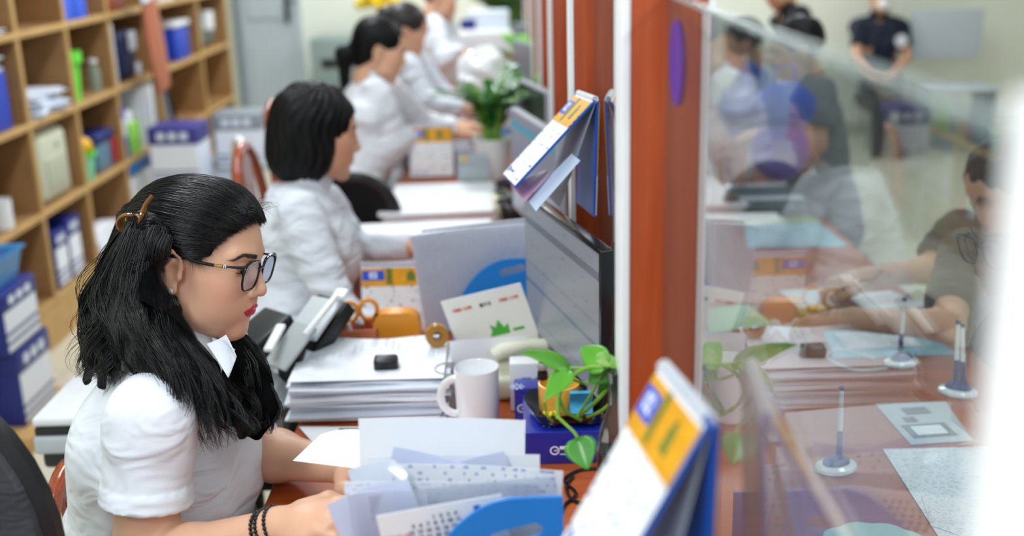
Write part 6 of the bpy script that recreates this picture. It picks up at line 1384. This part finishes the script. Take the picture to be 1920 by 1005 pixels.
# plants
def zz(loc, label, pot_r, pot_h, n, H_, seed, mleaf, sp=.55, pot=True, lf=.05):
    r = random.Random(seed); t = thing('potted_plant', label, 'plant', loc)
    if pot: obj('pot', MB().lathe([(0, 0), (pot_r * .78, 0), (pot_r, pot_h), (pot_r * 1.06, pot_h), (pot_r * 1.06, pot_h * 1.06), (pot_r * .93, pot_h * 1.06), (pot_r * .88, pot_h * .85), (0, pot_h * .85)], 32), m_wgloss, t)
    for k in range(n):
        a = r.uniform(0, 6.28); le = r.uniform(.35, 1) * sp; h_ = H_ * r.uniform(.7, 1.1)
        P_ = spline([(0.02 * math.cos(a), .02 * math.sin(a), pot_h * .85), (.35 * le * h_ * math.cos(a), .35 * le * h_ * math.sin(a), pot_h + h_ * .55), (le * h_ * math.cos(a), le * h_ * math.sin(a), pot_h + h_ * (1.0 - .35 * le))], 12)
        s = obj('stem', MB().tube([tuple(x) for x in P_], [.005 * (1.1 - i / 12) + .001 for i in range(12)], 6), m_stem, t)
        b = MB()
        for i in range(3, 12):
            tg = Vector(tuple(P_[min(i + 1, 11)] - P_[i - 1])).normalized()
            for sd in (-1, 1):
                side = Vector((-math.sin(a), math.cos(a), .1)) * sd; d_ = (tg * .55 + side).normalized(); bs = Vector(tuple(P_[i])); leaf_mesh(b, bs, bs + d_ * lf * r.uniform(.8, 1.25), lf * .48, tg.cross(side) * sd + Vector((0, 0, .6)), n=5, droop=.15, heart=False)
        obj('leaflets', b, mleaf, s, smooth='all')
    return t
m_zz = mat('zz_leaf', '#1f6a1c', .3, var=.3, scale=20, coat=.3); m_lm = mat('lime_leaf', '#7cc83a', .3, var=.25, scale=15); m_dkl = mat('deep_leaf', '#27531f', .4, var=.3)
zz(at_z(926, 335, DZ), 'glossy zz plant in a white ribbed pot by the acrylic sign', .075, .15, 22, .27, 4, m_zz, .9)
zz(at_z(1000, 262, DZ), 'lime leaved plant standing behind the teal barred monitor', .05, .1, 9, .26, 6, m_lm, .8, lf=.07)
zz(at_z(992, 200, DZ), 'light green plant between the two small grey monitors', .05, .1, 9, .28, 7, m_lm, .8, lf=.08)
zz(at_z(960, 128, DZ), 'tall dark green plant at the far end of the desks', .08, .14, 12, .5, 8, m_dkl, .6, lf=.1)
zz(at_z(985, 150, DZ), 'small bright green plant by the far grey monitor', .05, .1, 8, .22, 9, m_lm, .8, lf=.08)
# white wrapped machine with blue base and yellow sticker
mc = at_z(925, 265, DZ); C_ = np.array(mc); C_[1] = 4.95; C_[0] = at(915, 150, 4.9).x
t = thing('wrapped_machine', 'bulky counting machine under crumpled white plastic with a yellow sticker', 'machine', tuple(C_))
def mf(p):
    q = p - C_; d = ell(q, (0, 0, .13), (.15, .13, .15)); d = smin(d, ell(q, (-.02, 0, .3), (.12, .11, .12)), .05); d = smin(d, ell(q, (.1, -.04, .22), (.09, .09, .07)), .04); return d + .012 * np.sin(q[:, 0] * 40 + 3 * np.sin(q[:, 2] * 22)) * np.sin(q[:, 1] * 30 + q[:, 2] * 25)
solid('plastic_cover', mf, C_ - A(.25, .2, .05), C_ + A(.25, .2, .5), .012, m_wgloss, t)
obj('sticker', MB().ball((0, 0, 0), (.045, .008, .03)), m_yel, t).location = (.01, -.135, .2)
obj('blue_base', MB().ball((.02, -.03, .03), (.14, .12, .05)), m_blue2, t); obj('blue_fold', MB().ball((.13, -.08, .16), (.06, .04, .045)), mat('fold_blue', '#1f66c8', .4), t); obj('black_knob', MB().ball((-.08, -.12, .27), (.02, .02, .015)), m_black, t)
t = thing('white_printer', 'white office printer with a bright glossy top at the far end of the row', 'printer', at_z(905, 150, DZ)); obj('body', MB().box((0, 0, .16), (.4, .35, .32), r=.03), m_wgloss, t); obj('paper_feed', MB().box((.05, .05, .37), (.26, .14, .12), r=.02), m_paperb, t); obj('blue_badge', MB().box((-.08, .0, .35), (.1, .08, .06), r=.02), m_navy, t); obj('output_tray', MB().box((0, -.2, .2), (.3, .1, .02), r=.006), m_grey, t)
for k, (dz_, m_, lab) in enumerate(((0, mat('maroon_cover', '#6a1b2c', .5), 'maroon ledger at the bottom of the small pile before the dark brown haired woman'), (.022, mat('violet_cover', '#6c5a86', .5), 'violet ledger in the small pile before the dark brown haired woman'), (.044, mat('maroon_cover', '#6a1b2c', .5), 'maroon ledger lying on the violet one'))):
    o = obj('ledger', MB().box((0, 0, .011), (.26, .2, .021), r=.002), m_, None); q = at_z(835, 262, DZ); place(o, (q.x, q.y, DZ + dz_), .1 * k); tag(o, lab, 'book')
t = thing('document_box', 'upright royal blue box beside the zz plant leaves', 'box', at_z(875, 262, DZ)); obj('carton', MB().box((0, 0, .09), (.05, .2, .18), r=.003), m_blue, t); obj('label', MB().box((0, -.101, .1), (.03, .002, .06)), m_paper, t)
heap_at(880, 232, .24, .2, .05, 'loose white roll of papers under the forearm of the dark brown haired woman', seed=15)
o = obj('binder_lying', MB().box((0, 0, .03), (.3, .24, .06), r=.01), mat('folder_grey', '#aab0ba', .5), None); place(o, at_z(820, 300, DZ), .1); tag(o, 'grey folder under the wrist of the ponytailed woman', 'folder')

# ================================================================== CUSTOMER SIDE OF THE COUNTER
def flat(name, label, cs, m, cat='paper', z=DZ + .0015, th=.0006, bulge=.0, M_=None, grp=None):
    pts = [at_z(x, y, z) for x, y in cs]; c = pts[0]; e = (pts[1] - pts[0]).normalized(); M = frame_of(c, e, Vector((0, 0, 1)).cross(e) * 1.0)
    M = frame_of(c, pts[1] - pts[0], pts[3] - pts[0]); Mi = M.inverted(); L_ = [Mi @ p for p in pts]
    def fn(u, v):
        p = (L_[0] * (1 - u) + L_[1] * u) * (1 - v) + (L_[3] * (1 - u) + L_[2] * u) * v
        p = p.copy(); p.y -= bulge * math.sin(PI * u) * math.sin(PI * v); return p
    o = obj(name, MB().grid(fn, 10, 10, th), m, None); o.matrix_basis = M; return tag(o, label, cat, grp), M, L_
m_form = printed('form_print', '#eef1f6', '#b4b9c4', 90, 60, .55)
def pen_stand(base, tip, label, tips=1, loop=False):
    q = at_z(*base, DZ); t = thing('pen_stand', label, 'pen stand', q, random.Random(base[0]).uniform(0, 6), 'counter pen stands')
    obj('foot', MB().lathe([(0, 0), (.03, 0), (.034, .004), (.032, .009), (.02, .013), (0, .013)], 32, Matrix.Diagonal((1.15, .9, 1, 1))), m_wgloss, t)
    obj('socket', MB().ball((0, 0, .014), (.026, .018, .012)), mat('pen_navy', '#1c2f7c', .3), t)
    ti = t.matrix_basis.inverted()
    for k in range(tips):
        a = Vector((-.006 + k * .014, 0, .016)); w = ti @ at(tip[0] + k * 9, tip[1] + k * 6, 1.0)
        tw = Vector(tuple(_ray(tip[0] + 8 * k, tip[1] + 6 * k))); tw = Vector((0, 0, HC)) + tw * ((q.y + .01) / tw.y); e = ti @ tw
        d = (e - a); pn = obj('pen', MB().tube([a, a + d * .42], [.0055, .005], 10), mat('pen_navy', '#1c2f7c', .3), t); obj('barrel', MB().tube([a + d * .42, e], [.005, .0042], 10), m_wgloss, pn); obj('cap', MB().ball(tuple(e), .0052, nu=10, nv=8), m_navy, pn)
    return t, q
pen_stand((1567, 880), (1578, 728), 'nearest counter pen stand, one white pen upright beside the form')
t, q = pen_stand((1690, 683), (1696, 562), 'middle counter pen stand with a white cord curling to its left')
cb = spline([tuple(at_z(1665, 690, DZ + .004)), tuple(at_z(1600, 693, DZ + .004)), tuple(at_z(1552, 670, DZ + .004)), tuple(at_z(1575, 655, DZ + .004)), tuple(at_z(1640, 672, DZ + .004))], 30)
o = obj('coiled_cord', MB().tube([tuple(x) for x in cb], .003, 6), m_white, None); tag(o, 'white coiled cord lying left of the middle pen stand', 'cord')
pen_stand((1796, 738), (1797, 605), 'counter pen stand with two white pens near the blurred frame edge', 2)
o, M, L_ = flat('acrylic_card', 'clear edged card with dark printed boxes lying between the pen stands', [(1708, 834), (1824, 826), (1772, 752), (1640, 757)], mat('card_grey', '#c9d2d8', .15, coat=.6))
g = MB(); W_ = L_[1].x
for (a, c, w_, h_) in ((.5, .28, .72, .3), (.62, .75, .42, .16), (.38, .55, .2, .12)): g.box((W_ * a, -.0012, L_[3].z * c), (W_ * w_, .0006, L_[3].z * h_))
obj('printed_block', g, mat('block_grey', '#5d666c', .4), o); obj('printed_block', MB().box((W_ * .5, -.0018, L_[3].z * .28), (W_ * .5, .0006, L_[3].z * .2)), m_paper, o)
flat('form', 'filled form with lines of print lying nearest on the customer side', [(1762, 1010), (1905, 1010), (1905, 836), (1655, 842)], m_form)
flat('form', 'narrow torn form slip beside the large form', [(1745, 985), (1800, 1004), (1770, 940), (1728, 930)], m_form, z=DZ + .003)
flat('folder', 'cyan folder under the papers of the charcoal shirted customer', [(1560, 672), (1795, 664), (1720, 612), (1545, 622)], mat('cyan_folder', '#7cc4dc', .4), cat='folder')
flat('paper', 'white sheet lying on the cyan folder', [(1590, 655), (1730, 648), (1690, 618), (1560, 624)], m_pf, z=DZ + .003)
flat('paper', 'white sheet under the hands of the charcoal shirted customer', [(1620, 580), (1752, 574), (1668, 545), (1580, 552)], m_paper, z=DZ + .002)
flat('paper', 'small tilted white sheet left of the writing customer', [(1500, 580), (1560, 568), (1545, 540), (1460, 545)], m_paper, z=DZ + .002)
flat('paper', 'mint green sheet on the counter behind the glass', [(1330, 625), (1450, 608), (1400, 570), (1310, 582)], mat('mint_paper', '#b9ecc0', .5), z=DZ + .002)
t = thing('stamp_pad', 'small olive and yellow stamp pad near the small tilted sheet', 'stamp pad', at_z(1522, 598, DZ)); obj('pad_base', MB().box((0, 0, .01), (.07, .05, .02), r=.004), mat('olive', '#7d7f33', .5), t); obj('pad_top', MB().box((.01, 0, .025), (.04, .03, .012), r=.003), m_yel, t)
b = MB(); b.grid(lambda u, v: ((u - .5) * .09, (v - .5) * .07, .02 + .014 * math.sin(u * 11 + v * 5) + .01 * math.cos(v * 13)), 14, 14, .002); o = obj('tissue', b, m_paper, None); place(o, at_z(1475, 640, DZ)); tag(o, 'crumpled white tissue on the counter behind the glass', 'tissue')
n = 60; t = obj('scalloped_card', MB().prism([((.075 + .006 * abs(math.sin(9 * 2 * PI * k / n / 2))) * math.cos(2 * PI * k / n), (.06 + .006 * abs(math.sin(9 * 2 * PI * k / n / 2))) * math.sin(2 * PI * k / n)) for k in range(n)], 0, .002), mat('doily', '#cfe0cb', .4), None); place(t, at_z(1640, 1022, DZ + .001)); tag(t, 'pale green scalloped mat at the bottom edge on the customer side', 'mat')
flat('paper', 'white sheet corner on the desk edge under the braceleted wrist', [(470, 1003), (610, 1003), (590, 962), (462, 972)], m_paper, z=DZ + .002)
flat('glossy_leaflet', 'long light blue leaflet pile further along the customer side', [(1400, 465), (1590, 462), (1515, 400), (1395, 404)], mat('aqua_leaflet', '#a8d4e4', .3), cat='leaflet')
flat('glossy_leaflet', 'green and yellow edged leaflet beyond the light blue one', [(1375, 420), (1540, 416), (1500, 392), (1372, 395)], mat('green_leaflet', '#a7b868', .4, var=.4, scale=30), cat='leaflet', z=DZ + .003)
t = thing('display_tray', 'clear grey tray of leaflets on the customer side of the counter', 'tray', at_z(1450, 395, DZ)); obj('tray', MB().box((0, 0, .004), (.26, .2, .006)).box((0, -.1, .03), (.26, .004, .06)).box((0, .1, .03), (.26, .004, .06)).box((-.13, 0, .03), (.004, .2, .06)).box((.13, 0, .03), (.004, .2, .06)), mat('tray_grey', '#7d8794', .2, alpha=.7), t); obj('leaflets', MB().box((0, 0, .02), (.22, .16, .025)), m_paperb, t)
flat('paper', 'white papers at the far part of the counter, before the grey shirted customer', [(1370, 368), (1490, 366), (1470, 342), (1400, 344)], m_paper, z=DZ + .002)
t = thing('hand_sanitizer', 'small white bottle on the counter before the grey shirted customer', 'bottle', at_z(1405, 335, DZ)); obj('body', MB().lathe([(0, 0), (.018, 0), (.018, .07), (.008, .085), (.008, .1), (0, .1)], 20), m_white, t); obj('pump', MB().tube([(0, 0, .1), (0, 0, .12), (-.02, 0, .12)], .004), m_white, t)
t = thing('pen_stand', 'far pen stand near the white bottle, mostly blurred', 'pen stand', at_z(1372, 352, DZ)); obj('foot', MB().lathe([(0, 0), (.03, 0), (.032, .01), (0, .014)], 24), m_wgloss, t); obj('pen', MB().tube([(0, 0, .01), (-.02, 0, .12)], .005), m_navy, t)
# waiting bench and wall panel far behind
q = at_y(1755, 60, 8.75)
t = thing('waiting_bench', 'pale perforated metal waiting bench against the far wall', 'bench', (q.x, 8.55, 0)); obj('back_panel', MB().box((0, 0, .82), (.55, .03, .36), r=.01), mat('bench_grey', '#c3ccd6', .4), t); obj('seat', MB().box((0, -.25, .45), (.55, .45, .03), r=.01), mat('bench_grey', '#c3ccd6', .4), t)
for a in (-.25, .25): obj('leg', MB().box((a, -.2, .22), (.03, .4, .43)), m_gm2, t)
